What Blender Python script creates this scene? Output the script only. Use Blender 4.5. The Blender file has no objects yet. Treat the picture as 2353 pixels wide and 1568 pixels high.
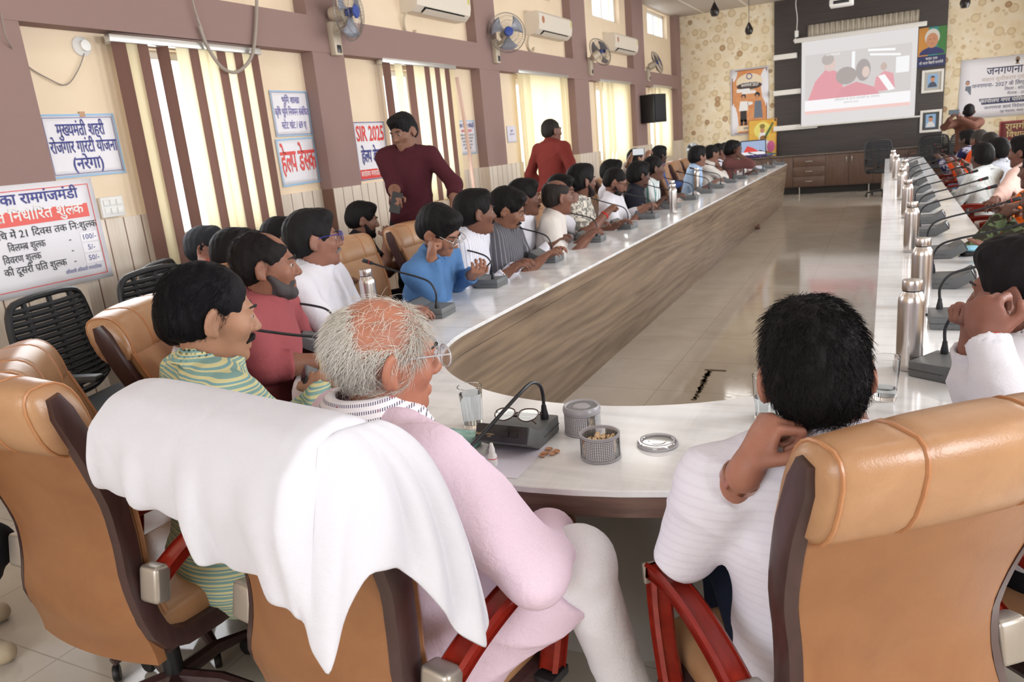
import bpy, bmesh, math, random
import numpy as np
from mathutils import Vector, Matrix
SC = bpy.context.scene
COL = SC.collection
R = math.radians
# ---------------------------------------------------------------- camera
W_PX, H_PX, F_PX = 2353, 1568, 1720.0
CAM_H = 1.5
def _cam_axes(pitch, roll, yaw):
    cy, sy, cp, sp, cr, sr = math.cos(yaw), math.sin(yaw), math.cos(pitch), math.sin(pitch), math.cos(roll), math.sin(roll)
    fwd = np.array([-sy*cp, cy*cp, -sp]); right = np.array([cy, sy, 0.0]); down = np.cross(fwd, right)
    return np.array([cr*right+sr*down, -sr*right+cr*down, fwd])
AX = _cam_axes(.25426, .09189, .47298)
cam = bpy.data.cameras.new('camera'); cam_o = bpy.data.objects.new('camera', cam); COL.objects.link(cam_o)
cam.sensor_width = 36; cam.sensor_fit = 'HORIZONTAL'; cam.lens = F_PX/W_PX*36
cam.clip_start = .05; cam.clip_end = 200
cam.dof.use_dof = True; cam.dof.focus_distance = 1.75; cam.dof.aperture_fstop = 9
M = Matrix.Identity(4)
for i in range(3):
    M[i][0] = AX[0][i]; M[i][1] = -AX[1][i]; M[i][2] = -AX[2][i]
M[2][3] = CAM_H
cam_o.matrix_world = M
SC.camera = cam_o
# pixel of the photograph -> point of the room on a known plane (table top, floor, wall ...)
def ray(px, py):
    return AX.T @ np.array([(px-W_PX/2)/F_PX, (py-H_PX/2)/F_PX, 1.0])
def onz(px, py, z):
    d = ray(px, py); s = (z-CAM_H)/d[2]; return Vector((s*d[0], s*d[1], z))
def onx(px, py, x):
    d = ray(px, py); s = x/d[0]; return Vector((x, s*d[1], CAM_H+s*d[2]))
def ony(px, py, y):
    d = ray(px, py); s = y/d[1]; return Vector((s*d[0], y, CAM_H+s*d[2]))
def dep(px, py, d):
    v = ray(px, py)*d; return Vector((v[0], v[1], CAM_H+v[2]))
# ---------------------------------------------------------------- world, light, exposure
SC.view_settings.view_transform = 'Standard'; SC.view_settings.look = 'None'
SC.view_settings.exposure = 0.3; SC.view_settings.gamma = 1.0; SC.view_settings.use_curve_mapping = False
wd = bpy.data.worlds.new('sky'); SC.world = wd; wd.use_nodes = True
bg = wd.node_tree.nodes['Background']; bg.inputs[0].default_value = (.93, .97, 1, 1); bg.inputs[1].default_value = 3.6
SC.cycles.use_denoising = True; SC.cycles.adaptive_threshold = .02
SC.cycles.max_bounces = 7; SC.cycles.diffuse_bounces = 3; SC.cycles.glossy_bounces = 3; SC.cycles.transmission_bounces = 6; SC.cycles.transparent_max_bounces = 12
SC.cycles.caustics_reflective = False; SC.cycles.caustics_refractive = False
SC.cycles.sample_clamp_indirect = 4.0
def area(name, loc, aim, sx, sy, watt, col=(1, 1, 1)):
    l = bpy.data.lights.new(name, 'AREA'); l.shape = 'RECTANGLE'; l.size = sx; l.size_y = sy; l.energy = watt; l.color = col
    o = bpy.data.objects.new(name, l); COL.objects.link(o); o.location = loc
    o.rotation_euler = (Vector(aim)-Vector(loc)).to_track_quat('-Z', 'Y').to_euler(); return o
# room: x from XL (window wall) to XR, y from YB (behind the camera) to YS (screen wall), z up
XL, XR, YB, YS, ZC = -4.1, 3.0, -3.2, 17.3, 3.85
XREC = XL-.12
DAY = (.92, .96, 1.0)
for y0 in (2.9, 6.6, 9.6, 12.6, 15.4):      # daylight entering at the windows of the left wall
    area('daylight_left', (XL+.12, y0, 1.75), (0, y0, .95), 1.1, 1.3, 16, DAY)
for y0 in (0, 3.5, 7, 10.5, 14):           # added fill light, set at unseen, assumed windows of the opposite wall
    area('right_fill_light', (XR-.15, y0, 2.0), (-2, y0, .8), 1.5, 1.5, 74, DAY)
area('rear_fill_light', (-1.2, YB+.15, 2.1), (-1.2, 4, .7), 3.2, 1.8, 40, DAY)  # added fill light from behind the camera, no source seen there
# ---------------------------------------------------------------- object helpers
def lin(h):
    h = h.lstrip('#'); c = [int(h[i:i+2], 16)/255 for i in (0, 2, 4)]
    return tuple(x/12.92 if x <= .04045 else ((x+.055)/1.055)**2.4 for x in c)
def c4(c): return (*(lin(c) if isinstance(c, str) else c), 1)
def tag(o, label=None, cat=None, group=None, kind=None):
    if label: o['label'] = label
    if cat: o['category'] = cat
    if group: o['group'] = group
    if kind: o['kind'] = kind
    return o
def empty(name, loc=(0, 0, 0), rz=0, label=None, cat=None, group=None):
    o = bpy.data.objects.new(name, None); COL.objects.link(o); o.location = loc; o.rotation_euler = (0, 0, rz)
    o.empty_display_size = .1
    return tag(o, label, cat, group)
def link_mesh(name, me, m=None, parent=None):
    o = bpy.data.objects.new(name, me); COL.objects.link(o)
    if m is not None: me.materials.append(m)
    if parent is not None: o.parent = parent
    return o
def copy_tree(o, parent=None):
    c = o.copy(); COL.objects.link(c)
    if parent is not None: c.parent = parent
    for ch in list(o.children): copy_tree(ch, c)
    return c
class MB:
    """collects shapes into one bmesh; build() links them as one object"""
    def __init__(s): s.b = bmesh.new()
    def box(s, c, size, rot=None, bevel=0, seg=2):
        r = bmesh.ops.create_cube(s.b, size=1.0); vs = r['verts']
        bmesh.ops.scale(s.b, verts=vs, vec=size)
        if bevel:
            es = list({e for v in vs for e in v.link_edges})
            q = bmesh.ops.bevel(s.b, geom=es, offset=bevel, segments=seg, affect='EDGES', profile=.5)
            vs = list({v for f in q['faces'] for v in f.verts} | {v for v in vs if v.is_valid})
        m = Matrix.Translation(Vector(c)) @ (rot.to_4x4() if rot is not None else Matrix.Identity(4))
        bmesh.ops.transform(s.b, matrix=m, verts=vs); return s
    def span(s, lo, hi, bevel=0):
        lo, hi = Vector(lo), Vector(hi); return s.box((lo+hi)/2, hi-lo, bevel=bevel)
    def rings(s, rings, closed=True, caps=True, loop=False):
        """loft a list of equally long point rings"""
        vr = [[s.b.verts.new(p) for p in r] for r in rings]; n = len(vr[0])
        pairs = list(zip(vr, vr[1:])) + ([(vr[-1], vr[0])] if loop else [])
        for a, b in pairs:
            for i in range(n if closed else n-1):
                j = (i+1) % n
                try: s.b.faces.new((a[i], a[j], b[j], b[i]))
                except ValueError: pass
        if caps and closed and not loop:
            try: s.b.faces.new(vr[0][::-1]); s.b.faces.new(vr[-1])
            except ValueError: pass
        return s
    def tube(s, pts, r, n=8, caps=True, loop=False, flat=1.0):
        pts = [Vector(p) for p in pts]; rs = r if isinstance(r, (list, tuple)) else [r]*len(pts)
        up = None; out = []
        for i, p in enumerate(pts):
            a = pts[i-1] if i or loop else pts[i]; b = pts[(i+1) % len(pts)] if i < len(pts)-1 or loop else pts[i]
            t = (b-a).normalized()
            if up is None:
                up = Vector((0, 0, 1)) if abs(t.z) < .9 else Vector((0, 1, 0))
            x = t.cross(up).normalized(); up = x.cross(t).normalized()
            out.append([p+rs[i]*(math.cos(2*math.pi*k/n)*x+flat*math.sin(2*math.pi*k/n)*up) for k in range(n)])
        return s.rings(out, caps=caps, loop=loop)
    def lathe(s, prof, n=24, c=(0, 0, 0), rot=None, caps=True):
        c = Vector(c); out = []
        for r, z in prof:
            ring = []
            for k in range(n):
                v = Vector((r*math.cos(2*math.pi*k/n), r*math.sin(2*math.pi*k/n), z))
                if rot is not None: v = rot @ v
                ring.append(c+v)
            out.append(ring)
        return s.rings(out, caps=caps)
    def prism(s, poly, vec, caps=True):
        vec = Vector(vec); return s.rings([[Vector(p) for p in poly], [Vector(p)+vec for p in poly]], caps=caps)
    def poly(s, pts):
        s.b.faces.new([s.b.verts.new(p) for p in pts]); return s
    def grid(s, f, nu, nv):
        vs = [[s.b.verts.new(f(i/nu, j/nv)) for j in range(nv+1)] for i in range(nu+1)]
        for i in range(nu):
            for j in range(nv): s.b.faces.new((vs[i][j], vs[i+1][j], vs[i+1][j+1], vs[i][j+1]))
        return s
    def ball(s, c, r, rot=None, u=16, v=10):
        r = (r, r, r) if isinstance(r, (int, float)) else r
        q = bmesh.ops.create_uvsphere(s.b, u_segments=u, v_segments=v, radius=1)
        m = Matrix.Translation(Vector(c)) @ (rot.to_4x4() if rot is not None else Matrix.Identity(4)) @ Matrix.Diagonal((*r, 1))
        bmesh.ops.transform(s.b, matrix=m, verts=q['verts']); return s
    def move(s, m):
        bmesh.ops.transform(s.b, matrix=m, verts=s.b.verts); return s
    def build(s, name, m, parent=None, smooth=40, mods=None):
        bmesh.ops.recalc_face_normals(s.b, faces=s.b.faces)
        me = bpy.data.meshes.new(name); s.b.to_mesh(me); s.b.free()
        if smooth:
            me.polygons.foreach_set('use_smooth', [True]*len(me.polygons)); me.set_sharp_from_angle(angle=R(smooth))
        return link_mesh(name, me, m, parent)
def solid(o, t, off=0):
    md = o.modifiers.new('t', 'SOLIDIFY'); md.thickness = t; md.offset = off; return o
def subsurf(o, n=1):
    md = o.modifiers.new('s', 'SUBSURF'); md.levels = n; md.render_levels = n; return o
def bez(p, n=12):
    """smooth curve through points"""
    p = [Vector(q) for q in p]; out = []
    for i in range(len(p)-1):
        a, b = p[max(i-1, 0)], p[i]; c, d = p[i+1], p[min(i+2, len(p)-1)]
        for k in range(n):
            t = k/n; out.append(.5*((2*b)+(c-a)*t+(2*a-5*b+4*c-d)*t*t+(3*b-a-3*c+d)*t**3))
    return out+[p[-1]]
# ---------------------------------------------------------------- materials
def mat(name, col, rough=.5, metal=0, spec=None, **k):
    m = bpy.data.materials.new(name); m.use_nodes = True; nt = m.node_tree; b = nt.nodes['Principled BSDF']
    b.inputs['Base Color'].default_value = c4(col); b.inputs['Roughness'].default_value = rough; b.inputs['Metallic'].default_value = metal
    if spec is not None: b.inputs['Specular IOR Level'].default_value = spec
    for kk, v in k.items(): b.inputs[kk.replace('_', ' ')].default_value = v
    return m
def N(m, typ, **props):
    n = m.node_tree.nodes.new(typ)
    for k, v in props.items(): setattr(n, k, v)
    return n
def L(m, a, b): m.node_tree.links.new(a, b)
def coords(m, scale=(1, 1, 1), rot=(0, 0, 0), kind='Object'):
    t = N(m, 'ShaderNodeTexCoord'); p = N(m, 'ShaderNodeMapping')
    p.inputs['Scale'].default_value = scale; p.inputs['Rotation'].default_value = rot; L(m, t.outputs[kind], p.inputs[0]); return p.outputs[0]
def ramp(m, fac, stops, interp='LINEAR'):
    r = N(m, 'ShaderNodeValToRGB'); r.color_ramp.interpolation = interp; e = r.color_ramp.elements
    while len(e) < len(stops): e.new(.5)
    for i, (p, c) in enumerate(stops): e[i].position = p; e[i].color = c4(c)
    L(m, fac, r.inputs[0]); return r.outputs[0]
def noise(m, vec, scale, detail=3, rough=.5, dist=0):
    n = N(m, 'ShaderNodeTexNoise'); n.inputs['Scale'].default_value = scale; n.inputs['Detail'].default_value = detail
    n.inputs['Roughness'].default_value = rough; n.inputs['Distortion'].default_value = dist
    L(m, vec, n.inputs['Vector']); return n.outputs[0]
def BS(m): return m.node_tree.nodes['Principled BSDF']
def bump(m, h, strength=.2, dist=.01):
    b = N(m, 'ShaderNodeBump'); b.inputs['Strength'].default_value = strength; b.inputs['Distance'].default_value = dist
    L(m, h, b.inputs['Height']); L(m, b.outputs[0], BS(m).inputs['Normal'])
def mixc(m, fac, a, b, mode='MIX'):
    x = N(m, 'ShaderNodeMix', data_type='RGBA', blend_type=mode)
    for s, v in ((0, fac), (6, a), (7, b)):
        if isinstance(v, (int, float)): x.inputs[s].default_value = v
        elif isinstance(v, (str, tuple)): x.inputs[s].default_value = c4(v)
        else: L(m, v, x.inputs[s])
    return x.outputs[2]
def math_(m, op, a, b=0.0):
    x = N(m, 'ShaderNodeMath', operation=op)
    for i, v in enumerate((a, b)):
        if isinstance(v, (int, float)): x.inputs[i].default_value = v
        else: L(m, v, x.inputs[i])
    return x.outputs[0]
def sep(m, v):
    s = N(m, 'ShaderNodeSeparateXYZ'); L(m, v, s.inputs[0]); return s.outputs
def grain(name, a, b, scale, stretch, rough=.4, bumps=.05, detail=4, dist=.5, spec=None):
    """two-tone noise stretched along an axis: wood, marble, leather ..."""
    m = mat(name, a, rough, spec=spec); v = coords(m, stretch); n = noise(m, v, scale, detail, .55, dist)
    L(m, ramp(m, n, [(.3, a), (.7, b)]), BS(m).inputs['Base Color'])
    if bumps: bump(m, n, bumps)
    return m
def fabric(name, col, scale=900, amt=.12, rough=.9, fold=.0):
    m = mat(name, col, rough, spec=.2); v = coords(m); n = noise(m, v, scale, 2)
    c = lin(col) if isinstance(col, str) else col
    L(m, ramp(m, n, [(.3, tuple(x*(1-amt) for x in c)), (.7, tuple(min(1, x*(1+amt)) for x in c))]), BS(m).inputs['Base Color'])
    n2 = noise(m, v, 28, 4, .6, .6); bump(m, n2, .28 if not fold else fold, .012); return m
def stripes(name, base, line, axis, period, duty, rough=.85, third=None, wob=.0003):
    """woven stripes across one object axis"""
    m = mat(name, base, rough, spec=.2); v = coords(m); s = sep(m, v); w = noise(m, v, 7, 2)
    t = s[axis] if isinstance(axis, int) else None
    if axis == 'ang': t = math_(m, 'MULTIPLY', math_(m, 'ARCTAN2', s[0], s[1]), .17)
    if t is None:
        t = math_(m, 'ADD', math_(m, 'MULTIPLY', s[0], axis[0]), math_(m, 'ADD', math_(m, 'MULTIPLY', s[1], axis[1]), math_(m, 'MULTIPLY', s[2], axis[2])))
    t = math_(m, 'ADD', t, math_(m, 'MULTIPLY', w, wob*6)); f = math_(m, 'FRACT', math_(m, 'DIVIDE', t, period))
    st = [(0, line), (duty, base)] if third is None else [(0, line), (duty, base), (.5, third), (.5+duty*.6, base)]
    L(m, ramp(m, f, st, 'CONSTANT'), BS(m).inputs['Base Color']); bump(m, noise(m, v, 26, 4, .6, .6), .28, .012); return m
def glassy(name, col=(1, 1, 1), refl=.12, tint=.0):
    """thin clear sheet: mostly passes light, a little mirror"""
    m = bpy.data.materials.new(name); m.use_nodes = True; nt = m.node_tree; nt.nodes.remove(nt.nodes['Principled BSDF'])
    t = N(m, 'ShaderNodeBsdfTransparent'); t.inputs[0].default_value = (*col, 1); g = N(m, 'ShaderNodeBsdfGlossy'); g.inputs['Roughness'].default_value = .03
    lw = N(m, 'ShaderNodeLayerWeight'); lw.inputs[0].default_value = .35; k = math_(m, 'ADD', math_(m, 'MULTIPLY', lw.outputs[1], .5), refl*.3)
    x = N(m, 'ShaderNodeMixShader'); L(m, k, x.inputs[0]); L(m, t.outputs[0], x.inputs[1]); L(m, g.outputs[0], x.inputs[2])
    L(m, x.outputs[0], nt.nodes['Material Output'].inputs[0]); return m
def emit(name, col, s=1.0):
    m = mat(name, (0, 0, 0), .6); b = BS(m); b.inputs['Emission Color'].default_value = c4(col); b.inputs['Emission Strength'].default_value = s; return m
# ================================================================ the room
m_cream = grain('cream_paint', '#f6e2c6', '#f2dcbe', 3, (1, 1, 1), .75, .02)
m_mauve = mat('mauve_brown_paint', '#9a7f79', .85); bump(m_mauve, noise(m_mauve, coords(m_mauve), 240, 3), .25, .004)
def wains():
    m = mat('pvc_wall_panel', '#e3d5c4', .45); v = coords(m); s = sep(m, v); f = math_(m, 'FRACT', math_(m, 'DIVIDE', s[1], .125))
    n = noise(m, coords(m, (20, 20, 1.2)), 3, 3); base = ramp(m, n, [(.3, '#dccdbb'), (.7, '#e8dccd')])
    L(m, mixc(m, ramp(m, f, [(0, (1, 1, 1)), (.06, (0, 0, 0))], 'CONSTANT'), base, '#7c5a4c'), BS(m).inputs['Base Color']); return m
m_wains = wains()
def floor_mat():
    m = mat('polished_floor_tile', '#c9bdae', .09, spec=.5); v = coords(m); n = noise(m, v, 1.6, 6, .62, 1.0); n2 = noise(m, v, 30, 4)
    base = ramp(m, n, [(.3, '#bfb3a3'), (.7, '#cfc5b8')])
    b = N(m, 'ShaderNodeTexBrick'); b.offset = 0; b.inputs['Scale'].default_value = 1; b.inputs['Brick Width'].default_value = .6; b.inputs['Row Height'].default_value = .6
    b.inputs['Mortar Size'].default_value = .003; b.inputs['Mortar'].default_value = c4('#aea292'); L(m, v, b.inputs['Vector'])
    L(m, base, b.inputs['Color1']); L(m, base, b.inputs['Color2']); L(m, b.outputs[0], BS(m).inputs['Base Color'])
    L(m, ramp(m, n2, [(.3, (.05, .05, .05)), (.75, (.12, .12, .12))]), BS(m).inputs['Roughness']); return m
def wallpaper():
    m = mat('circle_wallpaper', '#f0e0c0', .7); v = coords(m, (1, .02, 1)); base = ramp(m, noise(m, v, 5, 4), [(.3, '#ecd9b4'), (.7, '#f5e9d2')])
    out = base
    for sc, stops in ((7.5, [(0, '#d8c29a'), (.15, '#e2cfaa'), (.22, '#cdb489'), (.25, '#efdfbf')]), (4.1, [(0, '#e6d4b0'), (.22, '#e2cda4'), (.31, '#cbb085'), (.35, '#efdfbf')]), (2.9, [(0, '#b98d5e'), (.1, '#b58857'), (.17, '#8f6a45'), (.2, '#efdfbf')])):
        w = N(m, 'ShaderNodeTexVoronoi'); w.inputs['Scale'].default_value = sc; w.inputs['Randomness'].default_value = .8; L(m, v, w.inputs['Vector'])
        d = w.outputs['Distance']; k = ramp(m, d, [(0, (1, 1, 1)), (stops[-1][0], (1, 1, 1)), (stops[-1][0]+.02, (0, 0, 0))])
        out = mixc(m, math_(m, 'MULTIPLY', k, .8), out, ramp(m, d, stops))
    L(m, out, BS(m).inputs['Base Color']); return m
m_paper = wallpaper()
m_plank = grain('dark_plank_panelling', '#2f2a28', '#453a36', 2.2, (.6, 1, 26), .4, .06)
m_ceil = mat('ceiling_strip', '#c9beb4', .5)
def ceil_lines():
    m = m_ceil; s = sep(m, coords(m)); f = math_(m, 'FRACT', math_(m, 'DIVIDE', s[1], .1)); g = math_(m, 'FRACT', math_(m, 'DIVIDE', s[0], .9))
    a = ramp(m, f, [(0, '#8d8178'), (.14, '#c2b7ad')], 'CONSTANT'); L(m, mixc(m, ramp(m, g, [(0, (1, 1, 1)), (.05, (0, 0, 0))], 'CONSTANT'), a, '#e9e2da'), BS(m).inputs['Base Color'])
ceil_lines()
def struct(o): o['kind'] = 'structure'; return o
struct(MB().span((XREC-.3, YB-.2, -.1), (XR+.2, YS+.3, 0)).build('floor', floor_mat(), smooth=0))
struct(MB().span((XREC-.3, YB-.2, ZC), (XR+.2, YS+.3, ZC+.1)).build('ceiling', m_ceil, smooth=0))
BAYS = [(2.70, 5.02), (5.42, 7.83), (8.33, 10.76), (11.36, 13.76), (14.46, 16.92)]
COLS = [(1.75, 2.70), (5.02, 5.42), (7.83, 8.33), (10.76, 11.36), (13.76, 14.46), (16.92, YS)]
LOWW = [(3.4, 4.45), (6.12, 7.2), (9.0, 10.4), (12.0, 13.3), (15.1, 16.3)]   # lower windows (y)
UPW = [(3.3, 4.4), (6.1, 7.3), (9.0, 10.36), (12.05, 13.42), (15.18, 16.66)]
ZW0, ZW1, ZU0, ZU1 = 1.08, 2.3, 3.36, 3.82
def wall_with_holes(name, x0, x1, ylo, yhi, holes, m):
    ys = sorted({ylo, yhi, *[h[0] for h in holes], *[h[1] for h in holes]}); zs = sorted({0, ZC, *[h[2] for h in holes], *[h[3] for h in holes]})
    b = MB()
    for i in range(len(ys)-1):
        for j in range(len(zs)-1):
            cy, cz = (ys[i]+ys[i+1])/2, (zs[j]+zs[j+1])/2
            if not any(h[0] < cy < h[1] and h[2] < cz < h[3] for h in holes): b.span((x0, ys[i], zs[j]), (x1, ys[i+1], zs[j+1]))
    return struct(b.build(name, m, smooth=0))
holes = [(a, b, ZW0, ZW1) for a, b in LOWW]+[(a, b, ZU0, ZU1) for a, b in UPW]
wall_with_holes('wall_left', XREC-.2, XREC, YB, YS, holes, m_cream)
rh = [(y-.75, y+.75, 1.2, 2.8) for y in (0, 3.5, 7, 10.5, 14)]  # unseen, assumed windows behind the right fill lights
wall_with_holes('wall_right', XR, XR+.2, YB, YS, rh, m_cream)
b = MB(); RWX, RWZ = (-2.9, .5), (1.1, 3.1)
b.span((XREC, YB-.2, 0), (RWX[0], YB, ZC)); b.span((RWX[1], YB-.2, 0), (XR, YB, ZC)); b.span((RWX[0], YB-.2, 0), (RWX[1], YB, RWZ[0])); b.span((RWX[0], YB-.2, RWZ[1]), (RWX[1], YB, ZC))
struct(b.build('wall_rear', m_cream, smooth=0))
# screen wall: wallpaper either side of a dark plank panel
PX0, PX1 = -2.15, .95
struct(MB().span((XREC-.2, YS, 0), (XR+.2, YS+.2, ZC)).build('wall_front', m_paper, smooth=0))
struct(MB().span((PX0, YS-.06, 0), (PX1, YS, ZC)).build('trim_1', m_plank, smooth=0))
# mauve frame on the window wall: columns, one long beam; pvc panelling below
b = MB()
for a, c in COLS: b.span((XREC, a, 1.26), (XL, c, ZC))
struct(b.build('trim_2', m_mauve, smooth=0))
struct(MB().span((XREC, YB, 2.36), (XL+.004, YS, 2.63)).build('trim_3', m_mauve, smooth=0))
b = MB(); ZWA = 1.29
b.span((XREC, YB, 0), (XREC+.025, YS, 1.0))
for (a, c), (w0, w1) in zip(BAYS, LOWW):
    b.span((XREC, a, 1.0), (XREC+.025, w0, ZWA)); b.span((XREC, w1, 1.0), (XREC+.025, c, ZWA))
for a, c in COLS: b.span((XREC, a-.02, 0), (XL+.02, c+.02, ZWA))
struct(b.build('trim_4', m_wains, smooth=0))
struct(MB().span((XREC+.025, YB, 0), (XREC+.045, YS, .1)).build('baseboard_left', m_mauve, smooth=0))
m_upvc = mat('white_window_frame', '#f4f1ec', .35); m_pane = glassy('window_glass')
def window(n, x, y0, y1, z0, z1, mull=1):
    f = MB(); w = .05
    for a, b_ in ((y0, y0+w), (y1-w, y1)): f.span((x-.03, a, z0), (x+.03, b_, z1), .006)
    for a, b_ in ((z0, z0+w), (z1-w, z1)): f.span((x-.03, y0, a), (x+.03, y1, b_), .006)
    for k in range(mull):
        c = y0+(y1-y0)*(k+1)/(mull+1); f.span((x-.025, c-.025, z0+w), (x+.025, c+.025, z1-w))
    o = struct(f.build('window_%d' % n, m_upvc))
    struct(MB().span((x-.004, y0+w, z0+w), (x+.004, y1-w, z1-w)).build('pane', m_pane, o, smooth=0)); return o
k = 0
for a, c in LOWW: k += 1; window(k, XREC-.11, a, c, ZW0, ZW1)
for a, c in UPW: k += 1; window(k, XREC-.11, a, c, ZU0, ZU1)
for h in rh: k += 1; window(k, XR+.1, *h)
k += 1; f = MB()  # unseen rear window, added only to go with the rear fill light
for xa in np.linspace(RWX[0], RWX[1], 5): f.span((xa-.03, YB-.13, RWZ[0]), (xa+.03, YB-.07, RWZ[1]))
for za in RWZ: f.span((RWX[0], YB-.13, za-.03), (RWX[1], YB-.07, za+.03))
o = struct(f.build('window_%d' % k, m_upvc)); struct(MB().span((RWX[0], YB-.104, RWZ[0]), (RWX[1], YB-.096, RWZ[1])).build('pane', m_pane, o, smooth=0))
# ceiling lamps (square panels in a grid)
m_lampf = mat('lamp_frame_white', '#f2f2f0', .4); m_lamp = emit('lamp_diffuser', '#fbf8f2', 5.0)
kk = 0
for y0 in (-1.2, 2.0, 5.2, 8.4, 11.6, 14.8):
    for x0 in (-2.6, .9):
        f = MB()
        for s in (-1, 1): f.box((s*.31, 0, -.02), (.03, .65, .04)); f.box((0, s*.31, -.02), (.65, .03, .04))
        e = empty('ceiling_lamp', (x0, y0, ZC), 0, 'square flush ceiling lamp above the tables', 'ceiling lamp', 'square ceiling lamps')
        f.build('frame', m_lampf, e, 0); MB().box((0, 0, -.012), (.59, .59, .02)).build('diffuser', m_lamp, e, 0)
# ---------------------------------------------------------------- vertical blinds
def blind_fabric(name, col, tr):
    m = mat(name, col, .9, spec=.1); nt = m.node_tree; t = N(m, 'ShaderNodeBsdfTranslucent'); t.inputs[0].default_value = c4(col)
    x = N(m, 'ShaderNodeMixShader'); x.inputs[0].default_value = tr; L(m, BS(m).outputs[0], x.inputs[1]); L(m, t.outputs[0], x.inputs[2]); L(m, x.outputs[0], nt.nodes['Material Output'].inputs[0]); return m
m_bc = blind_fabric('cream_blind_fabric', '#f4e8c4', .6); m_bb = blind_fabric('brown_blind_fabric', '#7d5e55', .22)
m_alu = mat('aluminium', '#d9d9d6', .3, .8); m_white = mat('white_plastic', '#efefec', .35)
def blind(y0, y1, ztop, zbot, pattern, label, open_=()):
    """pattern: one letter per slat, C cream, B brown, - drawn aside; open_: slats turned edge-on"""
    e = empty('vertical_blind', (XREC+.1, y0, ztop), 0, label, 'blind')
    MB().box((0, (y1-y0)/2, .02), (.05, y1-y0+.06, .045), bevel=.006).build('head_rail', m_alu, e)
    b = MB()
    for s in (.02, (y1-y0)-.02): b.box((-.04, s, .02), (.06, .03, .05))
    b.build('bracket', m_alu, e)
    n = len(pattern); st = (y1-y0)/n
    for i, ch in enumerate(pattern):
        if ch == '-': continue
        a = R(75) if i in open_ else R(14); c = (i+.5)*st; w = min(.095, st*1.12)/2; zb = -(ztop-zbot)+random.uniform(-.012, .012)
        dx, dy = math.sin(a)*w, math.cos(a)*w
        cols = []; sb = MB()
        for t in (-1, -.5, 0, .5, 1):
            bow = .006*(1-t*t); cols.append((dx*t+bow, c+dy*t))
        for p, q in zip(cols, cols[1:]):
            sb.poly([(p[0], p[1], 0), (q[0], q[1], 0), (q[0], q[1], zb), (p[0], p[1], zb)])
        bmesh.ops.remove_doubles(sb.b, verts=sb.b.verts, dist=1e-5); sb.build('cream_slat' if ch == 'C' else 'brown_slat', m_bc if ch == 'C' else m_bb, e)
    return e
random.seed(3)
blind(3.25, 4.42, 2.3, .93, 'BCB-B-CBCCBCBCB', 'brown and cream vertical blind with two gaps, nearest the camera', (4,))
blind(6.0, 7.27, 2.33, 1.02, 'B-C-BCCBCBCBC', 'brown and cream vertical blind behind the standing man in maroon', (3,))
blind(8.88, 10.5, 2.36, 1.0, 'CCCCCCCCCCCCCCCCC', 'mostly cream vertical blind behind the man standing with his back turned', (2, 14))
blind(11.9, 13.5, 2.36, 1.0, 'C-CCCCCCCCCCCCCC', 'cream vertical blind with thin dark gaps, left of the black loudspeaker', (3, 5))
blind(15.0, 16.4, 2.36, 1.0, 'C-CCCCCCCCC', 'cream vertical blind behind the loudspeaker, next to the wallpapered corner', (3,))
# ---------------------------------------------------------------- cabinet run under the screen
m_cab = grain('cabinet_laminate', '#4f3a2f', '#6a4f40', 4, (14, 14, 1), .4, .04); m_dark = mat('black_recess', '#1b1715', .7)
m_top = grain('grey_counter_top', '#5a5049', '#6e625a', 8, (1, 1, 1), .3, 0); m_steel = mat('satin_steel', '#c9c6c2', .28, 1)
YC = 16.75
e = empty('low_cabinet', (-1.0, YC, 0), 0, 'long dark wood low cabinet under the projection screen', 'cabinet')
cx0, cx1 = -3.1, 3.7
MB().span((cx0, .02, .14), (cx1-.8, .5, .77)).build('body', m_cab, e, 0)
MB().span((cx0, .06, 0), (cx1-.8, .45, .14)).build('plinth', m_dark, e, 0)
MB().span((cx0-.02, -.02, .77), (cx1-.78, .52, .8), .004).build('worktop', m_top, e)
xx = cx0; j = 0
while xx < cx1-.9:
    w = .44
    if j % 3 == 2:
        for q in range(3):
            d = MB().span((xx+.004, 0, .16+q*.2), (xx+w*1.4-.004, .02, .355+q*.2), .003).build('drawer', m_cab, e)
            MB().span((xx+w*.55, -.02, .25+q*.2), (xx+w*.85, -.006, .262+q*.2), .003).build('handle', m_steel, d)
        xx += w*1.4
    else:
        d = MB().span((xx+.004, 0, .16), (xx+w-.004, .02, .76), .003).build('door', m_cab, e)
        hx = xx+w-.05 if j % 3 == 0 else xx+.05
        MB().span((hx-.006, -.02, .6), (hx+.006, -.006, .7), .003).build('handle', m_steel, d); xx += w
    j += 1
for x in (-1.9, -.6, .7, 2.0): MB().lathe([(.014, 0), (.014, .14)], 10, (x, .03, 0)).build('leg', m_steel, e)
# white display ledges on the dark panel
m_ledge = mat('white_ledge', '#e9e5de', .4)
for z, x1 in ((2.76, -1.70), (2.06, -1.55), (1.35, -1.3)):
    struct(MB().span((PX0, YS-.2, z-.05), (x1, YS-.06, z+.05), .004).build('trim_5', m_ledge))
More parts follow.
